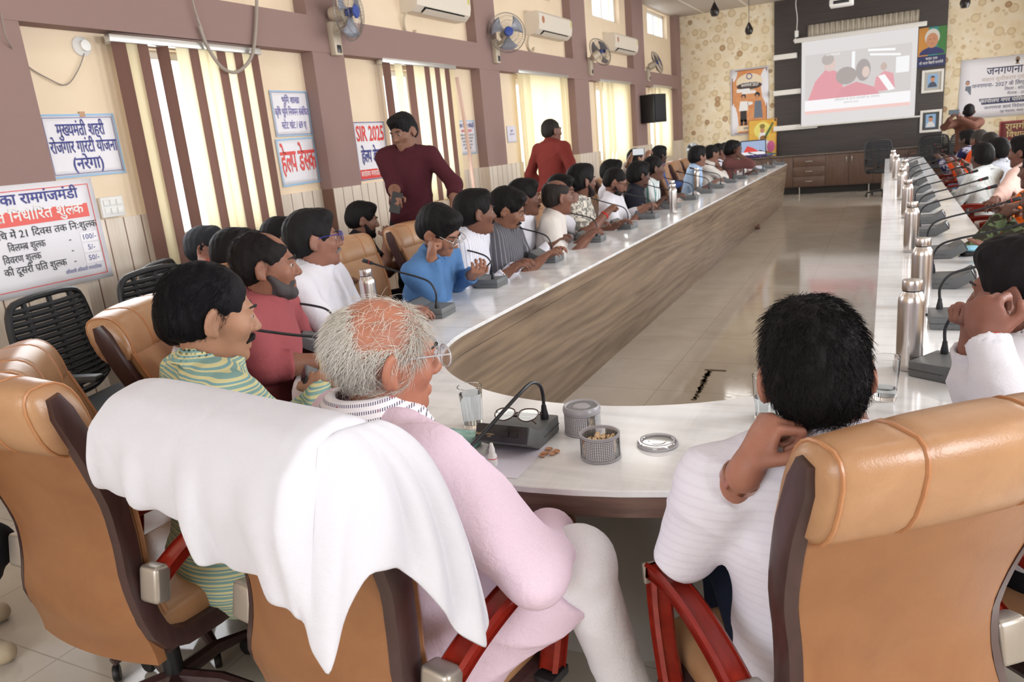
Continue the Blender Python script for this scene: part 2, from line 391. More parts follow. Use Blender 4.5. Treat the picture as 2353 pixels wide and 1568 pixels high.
# ================================================================ lettering (Devanagari joined by hand: half forms, short i before its consonant)
_gc = {}
def _raw(txt, bold=.012):
    k = (txt, bold)
    if k in _gc: return _gc[k]
    c = bpy.data.curves.new('t', 'FONT'); c.body = txt; c.size = 1; c.offset = bold; c.resolution_u = 2
    o = bpy.data.objects.new('t', c); COL.objects.link(o); dg = bpy.context.evaluated_depsgraph_get()
    me = bpy.data.meshes.new_from_object(o.evaluated_get(dg)); V = np.zeros(len(me.vertices)*3); me.vertices.foreach_get('co', V)
    F = [tuple(p.vertices) for p in me.polygons]; V = V.reshape(-1, 3)[:, :2].copy()
    bpy.data.objects.remove(o); bpy.data.curves.remove(c); bpy.data.meshes.remove(me); _gc[k] = (V, F); return _gc[k]
def _adv(txt, bold):
    if not txt.strip(): return .28*len(txt)
    V, _ = _raw(txt+'|', bold); W, _ = _raw('|', bold); return V[:, 0].max()-W[:, 0].max()
CONS = {chr(c) for c in range(0x915, 0x93A)}; MARK = {chr(c) for c in range(0x900, 0x904)} | {chr(c) for c in range(0x93A, 0x94E)} | {'\u0943'}
VIR, IM = '\u094d', '\u093f'
def _clip(V, F, xmax):
    b = bmesh.new(); vs = [b.verts.new((x, y, 0)) for x, y in V]
    for f in F:
        try: b.faces.new([vs[i] for i in f])
        except ValueError: pass
    bmesh.ops.bisect_plane(b, geom=b.verts[:]+b.edges[:]+b.faces[:], plane_co=(xmax, 0, 0), plane_no=(1, 0, 0), clear_outer=True)
    b.verts.index_update(); W = np.array([v.co[:2] for v in b.verts]).reshape(-1, 2); G = [tuple(v.index for v in f.verts) for f in b.faces]; b.free(); return W, G
def layout(s, bold=.012):
    """-> verts, faces, width at size 1"""
    out = []; x = 0; i = 0; n = len(s)
    while i < n:
        ch = s[i]
        if ch not in CONS:
            j = i+1
            while j < n and s[j] in MARK: j += 1
            p = s[i:j]; out.append((*_raw(p, bold), x) if p.strip() else (np.zeros((0, 2)), [], x)); x += _adv(p, bold); i = j; continue
        cl = []; j = i                          # consonant cluster
        while True:
            cl.append(s[j]); j += 1
            if j+1 < n and s[j] == VIR and s[j+1] in CONS: j += 1
            else: break
        mk = ''
        while j < n and s[j] in MARK: mk += s[j]; j += 1
        i = j; reph = False; rakar = False
        if len(cl) > 1 and cl[0] == 'र': reph = True; cl = cl[1:]
        if len(cl) > 1 and cl[-1] == 'र': rakar = True; cl = cl[:-1]
        if IM in mk: V, F = _raw(IM, bold); out.append((V, F, x)); x += _adv(IM+'क', bold)-_adv('क', bold); mk = mk.replace(IM, '')
        for c in cl[:-1]:
            V, F = _raw(c, bold); a = _adv(c, bold); cut = a-.12 if c not in 'कफ' else a-.10; out.append((*_clip(V, F, cut), x)); x += cut
        V, F = _raw(cl[-1]+mk, bold); out.append((V, F, x)); a = _adv(cl[-1]+mk, bold); a0 = _adv(cl[-1], bold)
        if rakar: out.append((np.array([(a0-.16, .14), (a0-.1, .18), (a0-.3, -.02), (a0-.36, .02)]), [(0, 1, 2, 3)], x))
        if reph:
            P = [(a0-.1+.09*math.cos(t), .70+.1*math.sin(t)) for t in np.linspace(-.4, 3.3, 7)]; Q = [(a0-.1+.04*math.cos(t), .70+.05*math.sin(t)) for t in np.linspace(-.4, 3.3, 7)]
            out.append((np.array(P+Q), [(k, k+1, 8+k, 7+k) for k in range(6)], x))
        x += a
    return out, x
def letters(lines, name, m, parent, z=.0035, mtx=None):
    """lines: (text, x centre, y baseline, height, max width or None, bold)"""
    first = None
    for txt, cx, y, h, mw, bold in lines:
        V = []; F = []
        ps, w = layout(txt, bold); sx = sy = h/.62
        if mw and w*sx > mw: sx = mw/w
        for v, f, x in ps:
            if not len(v): continue
            o = len(V); V += [(cx+(p[0]+x-w/2)*sx, y+p[1]*sy, z) for p in v]; F += [tuple(o+q for q in g) for g in f]
        me = bpy.data.meshes.new(name); me.from_pydata(V, [], F); q = link_mesh(name, me, m, parent); first = first or q
        if mtx is not None: q.matrix_local = mtx
    return first
RX = Matrix(((0, 0, 1), (1, 0, 0), (0, 1, 0)))      # on the window wall, facing +x
RY = Matrix(((1, 0, 0), (0, 0, -1), (0, 1, 0)))     # on the screen wall, facing the room
def sheet(name, o, rot, w, h, m, label, cat, tilt=0, curl=.0015, group=None):
    """thin printed sheet with slightly lifting corners; origin at its lower left"""
    e = empty(name, o, 0, label, cat, group); e.rotation_euler = (rot @ Matrix.Rotation(tilt, 3, 'Z')).to_euler()
    s = MB().grid(lambda u, v: (u*w, v*h, curl*(abs(u-.5)*2)**3*(.5+.5*math.sin(7*v+3*u))), 10, 8).build('sheet', m, e); solid(s, .0012, -1); return e
def rect(b, x0, y0, x1, y1, z=.002): b.poly([(x0, y0, z), (x1, y0, z), (x1, y1, z), (x0, y1, z)]); return b
def border(e, w, h, ins, t, m, z=.0025, name='border'):
    b = MB(); i = ins
    rect(b, i, i, w-i, i+t, z); rect(b, i, h-i-t, w-i, h-i, z); rect(b, i, i+t, i+t, h-i-t, z); rect(b, w-i-t, i+t, w-i, h-i-t, z); return b.build(name, m, e, 0)
def disc(b, cx, cy, rx, ry, z=.002, n=20, a0=0, a1=2*math.pi):
    b.poly([(cx+rx*math.cos(a0+(a1-a0)*k/n), cy+ry*math.sin(a0+(a1-a0)*k/n), z) for k in range(n if a1-a0 > 6.2 else n+1)]); return b
def ring2(b, cx, cy, r0, r1, z=.002, n=24):
    for k in range(n):
        a, c = 2*math.pi*k/n, 2*math.pi*(k+1)/n
        b.poly([(cx+r1*math.cos(a), cy+r1*math.sin(a), z), (cx+r1*math.cos(c), cy+r1*math.sin(c), z), (cx+r0*math.cos(c), cy+r0*math.sin(c), z), (cx+r0*math.cos(a), cy+r0*math.sin(a), z)])
    return b
m_sheet = mat('white_flex_sheet', '#eceaf0', .35); m_blue = mat('blue_print', '#3a3f8f', .5); m_lblue = mat('light_blue_print', '#9cc8ea', .5); m_red = mat('red_print', '#e2392f', .5)
m_red2 = mat('soft_red_print', '#ee6a62', .5); m_ink = mat('black_print', '#3a3a3e', .6); m_navy = mat('navy_print', '#2c2f5c', .5); m_gold = mat('gold_print', '#d8c489', .5); m_wink = mat('white_print', '#f2f0ee', .5)
m_maroon = mat('maroon_board', '#6f2326', .5); m_tape = mat('brown_tape', '#c49a78', .5)
SX = XREC+.008
e = sheet('wall_notice', (SX, 2.755, 1.545), RX, .475, .355, m_sheet, 'white notice with blue three-line text and blue border, left of the first blind', 'notice', R(.6))
border(e, .475, .355, .002, .009, m_lblue); border(e, .475, .355, .02, .003, m_blue, name='inner_border')
letters([('मुख्यमंत्री शहरी', .24, .235, .062, .3, .014), ('रोजगार गारंटी योजना', .24, .14, .062, .42, .014), ('(नरेगा)', .24, .045, .06, .2, .014)], 'lettering', m_blue, e)
MB().box((.27, .352, .002), (.035, .03, .003)).build('tape', m_tape, e, 0)
# fee banner, cut by the left edge of the picture; it hangs over the column and the panelling
e = sheet('fee_banner', (XL+.03, 1.96, .96), RX, .93, .57, m_sheet, 'white fee banner with red band and black price list, at the far left', 'banner', R(.5), .002)
border(e, .93, .57, .03, .004, m_red)
rect(MB(), .06, .36, .87, .435).build('red_band', m_red2, e, 0)
letters([('नगर पालिका रामगंजमंडी', .47, .47, .05, .75, .016)], 'title', m_blue, e)
letters([('प्रमाण पत्र निर्धारित शुल्क', .48, .385, .05, .72, .016)], 'band_lettering', m_wink, e, .003)
letters([('निर्धारित अवधि में 21 दिवस तक निःशुल्क', .5, .3, .034, .8, .006), ('विलम्ब शुल्क', .48, .235, .034, .2, .006), ('विवरण शुल्क', .44, .175, .034, .2, .006), ('की दूसरी प्रति शुल्क', .5, .115, .034, .34, .006),
         ('-', .72, .235, .03, None, .006), ('-', .72, .175, .03, None, .006), ('-', .72, .115, .03, None, .006)], 'lettering', m_ink, e)
for k, t in enumerate(('100/-', '5/-', '50/-')):
    p = rect(MB(), .785, .222-.06*k, .885, .275-.06*k, .0025).build('price_label', mat('label_white', '#f7f5fa', .4), e, 0); letters([(t, .835, .236-.06*k, .026, None, .004)], 'price', m_blue, p, .0035)
letters([('अधिशाषी अधिकारी नगरपालिका', .76, .065, .018, .22, .002)], 'signature', m_blue, e)
e = sheet('wall_notice', (SX, 4.59, 1.725), RX, .425, .345, m_sheet, 'white land notice with faded blue text, upper of two between blind and column', 'notice', R(.3))
border(e, .425, .345, .002, .008, m_lblue); border(e, .425, .345, .014, .002, m_blue, name='inner_border')
letters([('भूमि शाखा', .22, .25, .045, .2, .012), ('कृषि भूमि नियमन संबंधित', .215, .16, .048, .38, .012), ('स्टेट ग्रांट / 69 ए', .22, .06, .048, .28, .012)], 'lettering', mat('faded_violet', '#7770b4', .5), e)
e = sheet('wall_notice', (SX, 4.575, 1.345), RX, .445, .365, m_sheet, 'white notice with large red help desk words, lower of two between blind and column', 'notice', R(1))
border(e, .445, .365, .002, .012, m_lblue)
letters([('हेल्प डेस्क', .225, .11, .15, .4, .018)], 'lettering', mat('help_red', '#e8504c', .5), e)
e = sheet('wall_notice', (SX, 5.56, 1.315), RX, .47, .51, m_sheet, 'white SIR 2025 help desk notice with red strip, beside the brown column', 'notice', 0)
border(e, .47, .51, .002, .006, m_blue); rect(MB(), .012, .012, .458, .095).build('red_strip', m_red, e, 0)
letters([('SIR 2025', .235, .345, .115, .42, .02)], 'red_lettering', m_red, e); letters([('हेल्प डेस्क', .235, .16, .1, .34, .025)], 'blue_lettering', m_blue, e)
letters([('कार्यालय नगरपालिका क्षेत्र', .235, .035, .042, .42, .01)], 'strip_lettering', m_wink, e, .003)
e = sheet('wall_notice', (SX, 7.36, 1.45), RX, .44, .37, m_sheet, 'small white building permission notice with printed list, left of a brown column', 'notice', 0)
border(e, .44, .37, .004, .008, m_lblue); letters([('भवन निर्माण स्वीकृति', .24, .29, .04, .34, .012)], 'title', m_blue, e); letters([('आवश्यक दस्तावेज', .23, .24, .028, .24, .008)], 'subtitle', m_red, e)
letters([(t, .23, .2-.035*k, .018, None, .004) for k, t in enumerate(('आवेदन पत्र के साथ शपथ पत्र', 'भूमि के स्वामित्व की प्रति', 'मानचित्र की चार प्रति', 'फोटो एवं पहचान पत्र', 'शुल्क की रसीद'))], 'list', m_ink, e)
e = sheet('paper_notice', (SX, 8.62, 1.54), RX, .26, .2, mat('pale_lilac_paper', '#e3e0ee', .6), 'small pale paper taped to the cream wall before the third blind', 'notice')
letters([('सूचना', .13, .13, .022, None, .004), ('कार्यालय समय', .13, .09, .016, None, .003)], 'lettering', m_blue, e)
# switch board, sockets
def switchboard(y, z, w, h, label):
    e = empty('switch_board', (XREC+.026, y, z), 0, label, 'switch board'); e.rotation_euler = RX.to_euler()
    MB().box((w/2, h/2, .012), (w, h, .024), bevel=.004).build('plate', m_white, e)
    nx = 3
    for i in range(nx):
        for j in range(2): MB().box(((i+.5)*w/nx*.86+w*.07, (j+.5)*h/2*.8+h*.1, .026), (w/nx*.72, h/2*.62, .01), bevel=.002).build('switch', m_white, e)
    return e
switchboard(2.985, 1.3, .15, .12, 'white switch board with two rows of switches, below the three-line notice')
# ---- screen wall: poster, painting, portrait, frames, banner, board
SY = YS-.012
m_or = grain('orange_poster', '#d58a52', '#e0a06a', 6, (1, 1, 1), .45, 0); m_pale = mat('poster_cream', '#eedcc0', .5); m_skin2 = mat('printed_skin', '#c98f6a', .5); m_gry = mat('printed_grey', '#6f7684', .5); m_blk = mat('printed_black', '#2b2726', .5)
e = sheet('census_poster', (-3.05, SY, 1.28), RY, .78, 1.36, m_sheet, 'tall orange poster with two printed figures on the wallpaper', 'poster', R(0), .01)
rect(MB(), .03, .05, .75, 1.33).build('orange_print', m_or, e, 0); border(e, .78, 1.36, .03, .018, mat('poster_brown', '#8b5a3b', .5), .0035)
disc(MB(), .39, 1.08, .27, .17, .003).build('cream_cloud', m_pale, e, 0); rect(MB(), .1, .08, .7, .19, .003).build('cream_footer', m_pale, e, 0)
b = MB(); disc(b, .39, 1.0, .26, .075, .004); b.build('dark_cloud', mat('poster_dark', '#4a3a35', .5), e, 0)
letters([('जनगणना 2027', .4, .99, .05, .36, .015), ('देश की जनगणना', .4, 1.05, .022, None, .004)], 'title', m_wink, e, .005)
rect(MB(), .13, .88, .4, .95, .0045).build('white_label', m_wink, e, 0); rect(MB(), .24, .84, .52, .9, .0047).build('white_label', m_wink, e, 0)
ring2(MB(), .39, 1.19, .045, .062, .004).build('emblem', m_blue, e, 0)
letters([('हमारा विकास', .42, .115, .04, .4, .008)], 'footer', m_ink, e, .004)
b = MB(); rect(b, .2, .28, .33, .52, .004)
for x in (.2, .28): rect(b, x, .2, x+.055, .32, .004)
b.build('dark_trousers', m_blk, e, 0)
disc(MB(), .27, .79, .05, .06, .004).build('dark_hair', m_blk, e, 0); disc(MB(), .55, .8, .055, .06, .004).build('dark_hair', m_blk, e, 0)
disc(MB(), .265, .76, .035, .05, .005).build('face', m_skin2, e, 0); disc(MB(), .545, .76, .035, .05, .005).build('face', m_skin2, e, 0)
b = MB(); b.poly([(.17, .5, .0045), (.36, .5, .0045), (.36, .69, .0045), (.2, .7, .0045)]); b.poly([(.35, .6, .0045), (.46, .62, .0045), (.45, .67, .0045), (.35, .68, .0045)]); b.build('white_shirt', m_wink, e, 0)
MB().poly([(.48, .33, .0045), (.66, .33, .0045), (.63, .68, .0045), (.5, .68, .0045)]).build('grey_dress', m_gry, e, 0)
# framed painting leaning on the counter
e = empty('leaning_painting', (-2.66, YS-.16, .802), 0, 'bright yellow painting of a seated figure leaning on the cabinet top', 'painting'); e.rotation_euler = (R(90-8), 0, 0)
w, h = .55, .76
MB().span((0, 0, -.015), (w, h, .0)).build('canvas', grain('yellow_canvas', '#e0a53a', '#ecc65a', 5, (1, 1, 1), .4, 0), e, 0)
b = MB()
for lo, hi in (((-.012, -.012, -.018), (0, h+.012, .008)), ((w, -.012, -.018), (w+.012, h+.012, .008)), ((0, -.012, -.018), (w, 0, .008)), ((0, h, -.018), (w, h+.012, .008))): b.span(lo, hi)
b.build('frame', mat('orange_frame', '#c98a3c', .5), e, 0)
disc(MB(), .27, .55, .17, .17, .002).build('halo', mat('halo_yellow', '#eee07a', .5), e, 0)
b = MB(); disc(b, .27, .22, .2, .13, .003); b.poly([(.18, .25, .0035), (.38, .25, .0035), (.33, .5, .0035), (.22, .5, .0035)]); b.build('white_robe', m_wink, e, 0)
mpk = mat('petal_pink', '#d8699a', .5)
for a_ in ((.1, .16, .09, .07, .004), (.45, .2, .08, .12, .004), (.28, .1, .1, .05, .0045)): disc(MB(), *a_).build('pink_petal', mpk, e, 0)
disc(MB(), .27, .55, .045, .06, .004).build('face', m_skin2, e, 0); disc(MB(), .27, .63, .055, .05, .005).build('headdress', mat('head_gold', '#8f7a3a', .5), e, 0)
disc(MB(), .29, .38, .07, .06, .005).build('instrument', mat('instrument_brown', '#9a6a34', .5), e, 0)
b = MB(); b.poly([(.3, .4, .005), (.34, .36, .005), (.5, .68, .005), (.47, .7, .005)]); b.build('instrument_neck', mat('neck_green', '#55703a', .5), e, 0)
b = MB(); rect(b, .01, .02, .54, .06, .0035); b.build('base_band', mat('band_teal', '#6fae9c', .5), e, 0)
# portrait panel of an old man with white hair
e = empty('portrait_panel', (.47, YS-.085, 2.25), 0, 'colourful portrait panel of a white-haired man, right of the screen', 'portrait'); e.rotation_euler = RY.to_euler()
w, h = .47, .71
MB().span((0, 0, 0), (w, h, .015)).build('board', mat('portrait_navy', '#20265a', .45), e, 0); z = .017
rect(MB(), .0, .2, .17, h, z).build('orange_ground', mat('portrait_orange', '#c98a3a', .5), e, 0); rect(MB(), .17, .2, .33, h, z).build('teal_ground', mat('portrait_teal', '#2f8a86', .5), e, 0); rect(MB(), .33, .2, w, h, z).build('green_ground', mat('portrait_green', '#3f7d3c', .5), e, 0)
disc(MB(), .235, .22, .21, .13, z+.001, 20, 0, math.pi).build('coat', mat('coat_navy', '#2b3168', .5), e, 0)
disc(MB(), .235, .53, .125, .15, z+.002).build('hair', mat('hair_white', '#d8d5cd', .6), e, 0); disc(MB(), .235, .47, .1, .135, z+.003).build('face', m_skin2, e, 0)
b = MB(); rect(b, .185, .49, .215, .5, z+.004); rect(b, .255, .49, .285, .5, z+.004); rect(b, .21, .405, .26, .412, z+.004); b.build('features', mat('feature_brown', '#6d4432', .6), e, 0)
letters([('भारत रत्न', .235, .125, .04, .2, .006), ('श्री अटल बिहारी वाजपेयी', .235, .05, .04, .4, .006)], 'caption', m_wink, e, z+.001)
for z0, lab, col in ((1.77, 'white framed small photo of a man in dark uniform, upper of two', '#4c5566'), (1.03, 'white framed small photo of a man in a white shirt, lower of two', '#e4e2e0')):
    e = empty('photo_frame', (.56, YS-.085, z0), 0, lab, 'photo frame'); e.rotation_euler = RY.to_euler(); w, h = .37, .42
    b = MB()
    for lo, hi in (((0, 0, 0), (.045, h, .03)), ((w-.045, 0, 0), (w, h, .03)), ((.045, 0, 0), (w-.045, .045, .03)), ((.045, h-.045, 0), (w-.045, h, .03))): b.span(lo, hi, .004)
    b.build('frame', m_ledge, e)
    MB().span((.045, .045, 0), (w-.045, h-.045, .006)).build('mount', mat('mount_grey', '#4a4d4d' if z0 < 1.5 else '#b9b6ad', .6), e, 0)
    MB().span((.1, .09, .006), (w-.1, h-.08, .009)).build('photo', mat('photo_sky', '#8fb3d8', .4), e, 0)
    disc(MB(), w/2, .1, .075, .1, .011, 16, 0, math.pi).build('shoulders', mat('coat', col, .6), e, 0); disc(MB(), w/2, .245, .036, .048, .012).build('face', m_skin2, e, 0); disc(MB(), w/2, .275, .038, .03, .013, 14, 0, math.pi).build('hair', m_blk, e, 0)
# banner on the right wallpaper
e = sheet('census_banner', (1.2, SY, 1.22), RY, 1.75, 1.08, m_sheet, 'wide white census 2027 banner with navy band on the right wallpaper', 'banner', R(-.5), .012)
rect(MB(), .26, .24, 1.72, .35).build('navy_band', m_navy, e, 0)
letters([('जनगणना 2027', .9, .77, .12, .95, .014)], 'title', m_navy, e)
letters([('मकान सूचीकरण एवं मकानों की गणना', .98, .655, .06, 1.25, .004)], 'subtitle', mat('faint_print', '#c8b4a8', .5), e)
letters([('जनगणना- 2027 के लिए ट्रेनर्स का प्रशिक्षण', .95, .555, .06, 1.5, .01), ('जिला - कोटा', .9, .47, .045, None, .006), ('दिनांक - 2026', .95, .39, .04, None, .006)], 'lines', m_navy, e)
letters([('कार्यालय नगर पालिका रामगंजमंडी', .95, .27, .06, 1.2, .01)], 'band_lettering', m_wink, e, .003)
letters([('जनगणना कार्य निदेशालय, राजस्थान', .95, .15, .05, 1.2, .008), ('गृह मंत्रालय, भारत सरकार', .95, .075, .035, None, .004)], 'footer', m_navy, e)
ring2(MB(), .13, .95, .05, .075).build('emblem', m_blue, e, 0)
b = MB(); rect(b, .87, .92, .93, .94); disc(b, .9, 1.0, .035, .05); rect(b, .885, .93, .915, .99); b.build('lion_emblem', mat('emblem_brown', '#8a7058', .5), e, 0)
b = MB(); disc(b, .13, .66, .035, .045, .003); b.poly([(.08, .3, .003), (.2, .3, .003), (.19, .6, .003), (.1, .6, .003)]); b.build('printed_figure', m_gry, e, 0); disc(MB(), .13, .65, .025, .035, .004).build('figure_face', m_skin2, e, 0)
e = sheet('name_board', (1.9, SY, .76), RY, 1.0, .36, m_maroon, 'maroon board with gold two-line name below the white banner', 'sign board', 0, 0)
border(e, 1.0, .36, .0, .02, mat('board_edge', '#a3433f', .5)); letters([('रामगंजमंडी', .42, .2, .1, .7, .012), ('विधानसभा', .4, .06, .09, .66, .012)], 'lettering', m_gold, e)
# ================================================================ the U-shaped conference table
TCX, TCY, RI, RO, YEND, ZT = -.81, 2.72, .79, 1.33, 14.6, .75
def upath(r, n=40, yend=YEND):
    p = [(TCX-r, yend), (TCX-r, 8), (TCX-r, 4)]
    p += [(TCX-r*math.cos(math.pi*k/n), TCY-r*math.sin(math.pi*k/n)) for k in range(n+1)]
    return p+[(TCX+r, 4), (TCX+r, 8), (TCX+r, yend-.6)]
def usweep(sec, name, m, parent, smooth=40):
    """sweep a closed section [(r, z)] along the U"""
    cols = [upath(r) for r, z in sec]; n = len(cols[0])
    return MB().rings([[(cols[k][i][0], cols[k][i][1], sec[k][1]) for k in range(len(sec))] for i in range(n)]).build(name, m, parent, smooth)
def marble():
    m = mat('white_marble_laminate', '#e4e3df', .13, spec=.5); v = coords(m, (1, 9, 1)); t = noise(m, v, 1.5, 6, .62, .7)
    v2 = coords(m, (9, 1, 1)); t2 = noise(m, v2, 1.3, 5, .6, .5); t = math_(m, 'ADD', math_(m, 'MULTIPLY', t, .6), math_(m, 'MULTIPLY', t2, .4))
    L(m, ramp(m, t, [(.38, '#dedee0'), (.5, '#eeeef0'), (.62, '#f6f6f8')]), BS(m).inputs['Base Color']); return m
def walnut():
    m = mat('walnut_laminate', '#8d7866', .3); v = coords(m, (.5, .3, 3.6), (R(9), 0, 0)); n = noise(m, v, 2.6, 7, .62, 1.1)
    w = N(m, 'ShaderNodeTexWave', wave_type='BANDS', bands_direction='Z'); w.inputs['Scale'].default_value = 1.3; w.inputs['Distortion'].default_value = 16; w.inputs['Detail'].default_value = 4; w.inputs['Detail Scale'].default_value = 1.2
    L(m, v, w.inputs['Vector']); t = math_(m, 'ADD', math_(m, 'MULTIPLY', n, .85), math_(m, 'MULTIPLY', w.outputs['Fac'], .2))
    L(m, ramp(m, t, [(.25, '#5e4c40'), (.42, '#7c6a59'), (.58, '#8c7866'), (.8, '#a08b72')]), BS(m).inputs['Base Color']); return m
m_marble, m_walnut = marble(), walnut()
m_edge = grain('dark_walnut_edge', '#5d4740', '#7a5f55', 5, (1, 1, 14), .35, .03)
m_under = mat('grey_back_laminate', '#9a948e', .55)
tb = empty('conference_table', (0, 0, 0), 0, 'long U-shaped conference table with white marbled top and wood sides', 'table')
usweep([(RI, .735), (RO, .735), (RO, ZT-.002), (RO-.002, ZT), (RI+.002, ZT), (RI, ZT-.002)], 'tabletop', m_marble, tb)
usweep([(RI+.001, .66), (RI+.03, .66), (RI+.03, .7349), (RI+.001, .7349)], 'inner_edge_strip', m_walnut, tb)
usweep([(RO-.03, .685), (RO-.001, .685), (RO-.001, .7349), (RO-.03, .7349)], 'outer_edge_strip', m_edge, tb)
usweep([(RI+.006, .655), (RI+.055, .655), (RI+.115, 0), (RI+.085, 0)], 'base_panel', m_walnut, tb)
usweep([(RI+.056, .655), (RI+.075, .655), (RI+.135, 0), (RI+.116, 0)], 'back_panel', m_under, tb)
usweep([(RI+.076, .70), (RO-.031, .70), (RO-.031, .7349), (RI+.076, .7349)], 'underside', m_under, tb)
# a grommet, a dangling cable and a patch of lifted grout on the polished floor
m_grout = grain('crumbled_grout', '#4c4238', '#8a7a62', 60, (1, 1, 1), .95, 0)
b = MB(); random.seed(8); P0, P1 = onz(1596, 918, 0), onz(1630, 852, 0)
for k in range(26):
    t = k/25; c = P0.lerp(P1, t); q = [(c.x+random.uniform(-.012, .012)+.018*math.cos(a)*random.uniform(.5, 1.1), c.y+.03*math.sin(a)*random.uniform(.6, 1.1), .0008) for a in [2*math.pi*j/7 for j in range(7)]]; b.poly(q)
for k in range(6):
    c = P1+Vector((-.02+.022*k, .01, 0)); b.poly([(c.x+.016*math.cos(a), c.y+.018*math.sin(a), .0009) for a in [2*math.pi*j/6 for j in range(6)]])
tag(b.build('floor_crack', m_grout, None, 0), 'dark crumbling joint in the polished floor inside the table U', 'floor crack')
# ================================================================ leather executive chair
def leather(name, a, b_, rough):
    m = mat(name, a, rough, spec=.55); v = coords(m); L(m, ramp(m, noise(m, v, 9, 4, .6, .6), [(.3, a), (.7, b_)]), BS(m).inputs['Base Color'])
    n = N(m, 'ShaderNodeTexVoronoi'); n.inputs['Scale'].default_value = 260; L(m, v, n.inputs['Vector']); n2 = noise(m, v, 16, 3)
    bump(m, math_(m, 'ADD', math_(m, 'MULTIPLY', n.outputs['Distance'], .25), n2), .12, .006); return m
m_tan = leather('tan_leather', '#a57a57', '#b28863', .33); m_tan2 = leather('tan_leather_back', '#8a5b38', '#966741', .42); m_pip = leather('leather_piping', '#a8714a', '#b98358', .35)
m_rail = grain('dark_stained_rail', '#3b2826', '#4a3231', 8, (6, 6, .7), .3, .02); m_rwood = grain('red_lacquered_wood', '#7d1f16', '#94291b', 6, (5, .7, 5), .2, .02)
m_cap = mat('satin_silver_cap', '#b3aca4', .38, .75); m_blackp = mat('black_plastic', '#1d1d1f', .45); m_blackm = mat('black_mesh', '#26272a', .7)
_it = {}
def interp(tab, z):
    k = id(tab)
    if k not in _it:
        g = np.linspace(.2, 1.35, 231); v = np.interp(g, [t[0] for t in tab], [t[1] for t in tab]); w = np.hanning(29); w /= w.sum()
        _it[k] = (g, np.convolve(np.pad(v, 14, 'edge'), w, 'valid'))
    return float(np.interp(z, *_it[k]))
CY = [(.40, -.17), (.50, -.20), (.60, -.195), (.70, -.185), (.82, -.205), (.95, -.25), (1.05, -.285), (1.15, -.315)]
CW = [(.38, .25), (.50, .245), (.61, .205), (.72, .205), (.86, .238), (1.0, .257), (1.15, .25)]
def bar(b, path, x0, w, t):
    """rectangular bar of width w (x) and thickness t along a (y, z) path"""
    out = []
    for i, (y, z) in enumerate(path):
        a = path[max(i-1, 0)]; c = path[min(i+1, len(path)-1)]; d = Vector((c[0]-a[0], c[1]-a[1])).normalized(); n = Vector((-d.y, d.x))*t/2; e = .18*t
        k = Vector((d.y, -d.x)); p = Vector((y, z)); h = w/2; q = []
        for sx, sn in ((-1, -1), (1, -1), (1, 1), (-1, 1)):
            for (ax, an) in (((h-e), 1), (h, 1-2*e/t)) if sx*sn > 0 else ((h, 1-2*e/t), ((h-e), 1)):
                v = p+n*sn*an; q.append((x0+sx*ax, v.x, v.y))
        out.append(q)
    return b.rings(out)
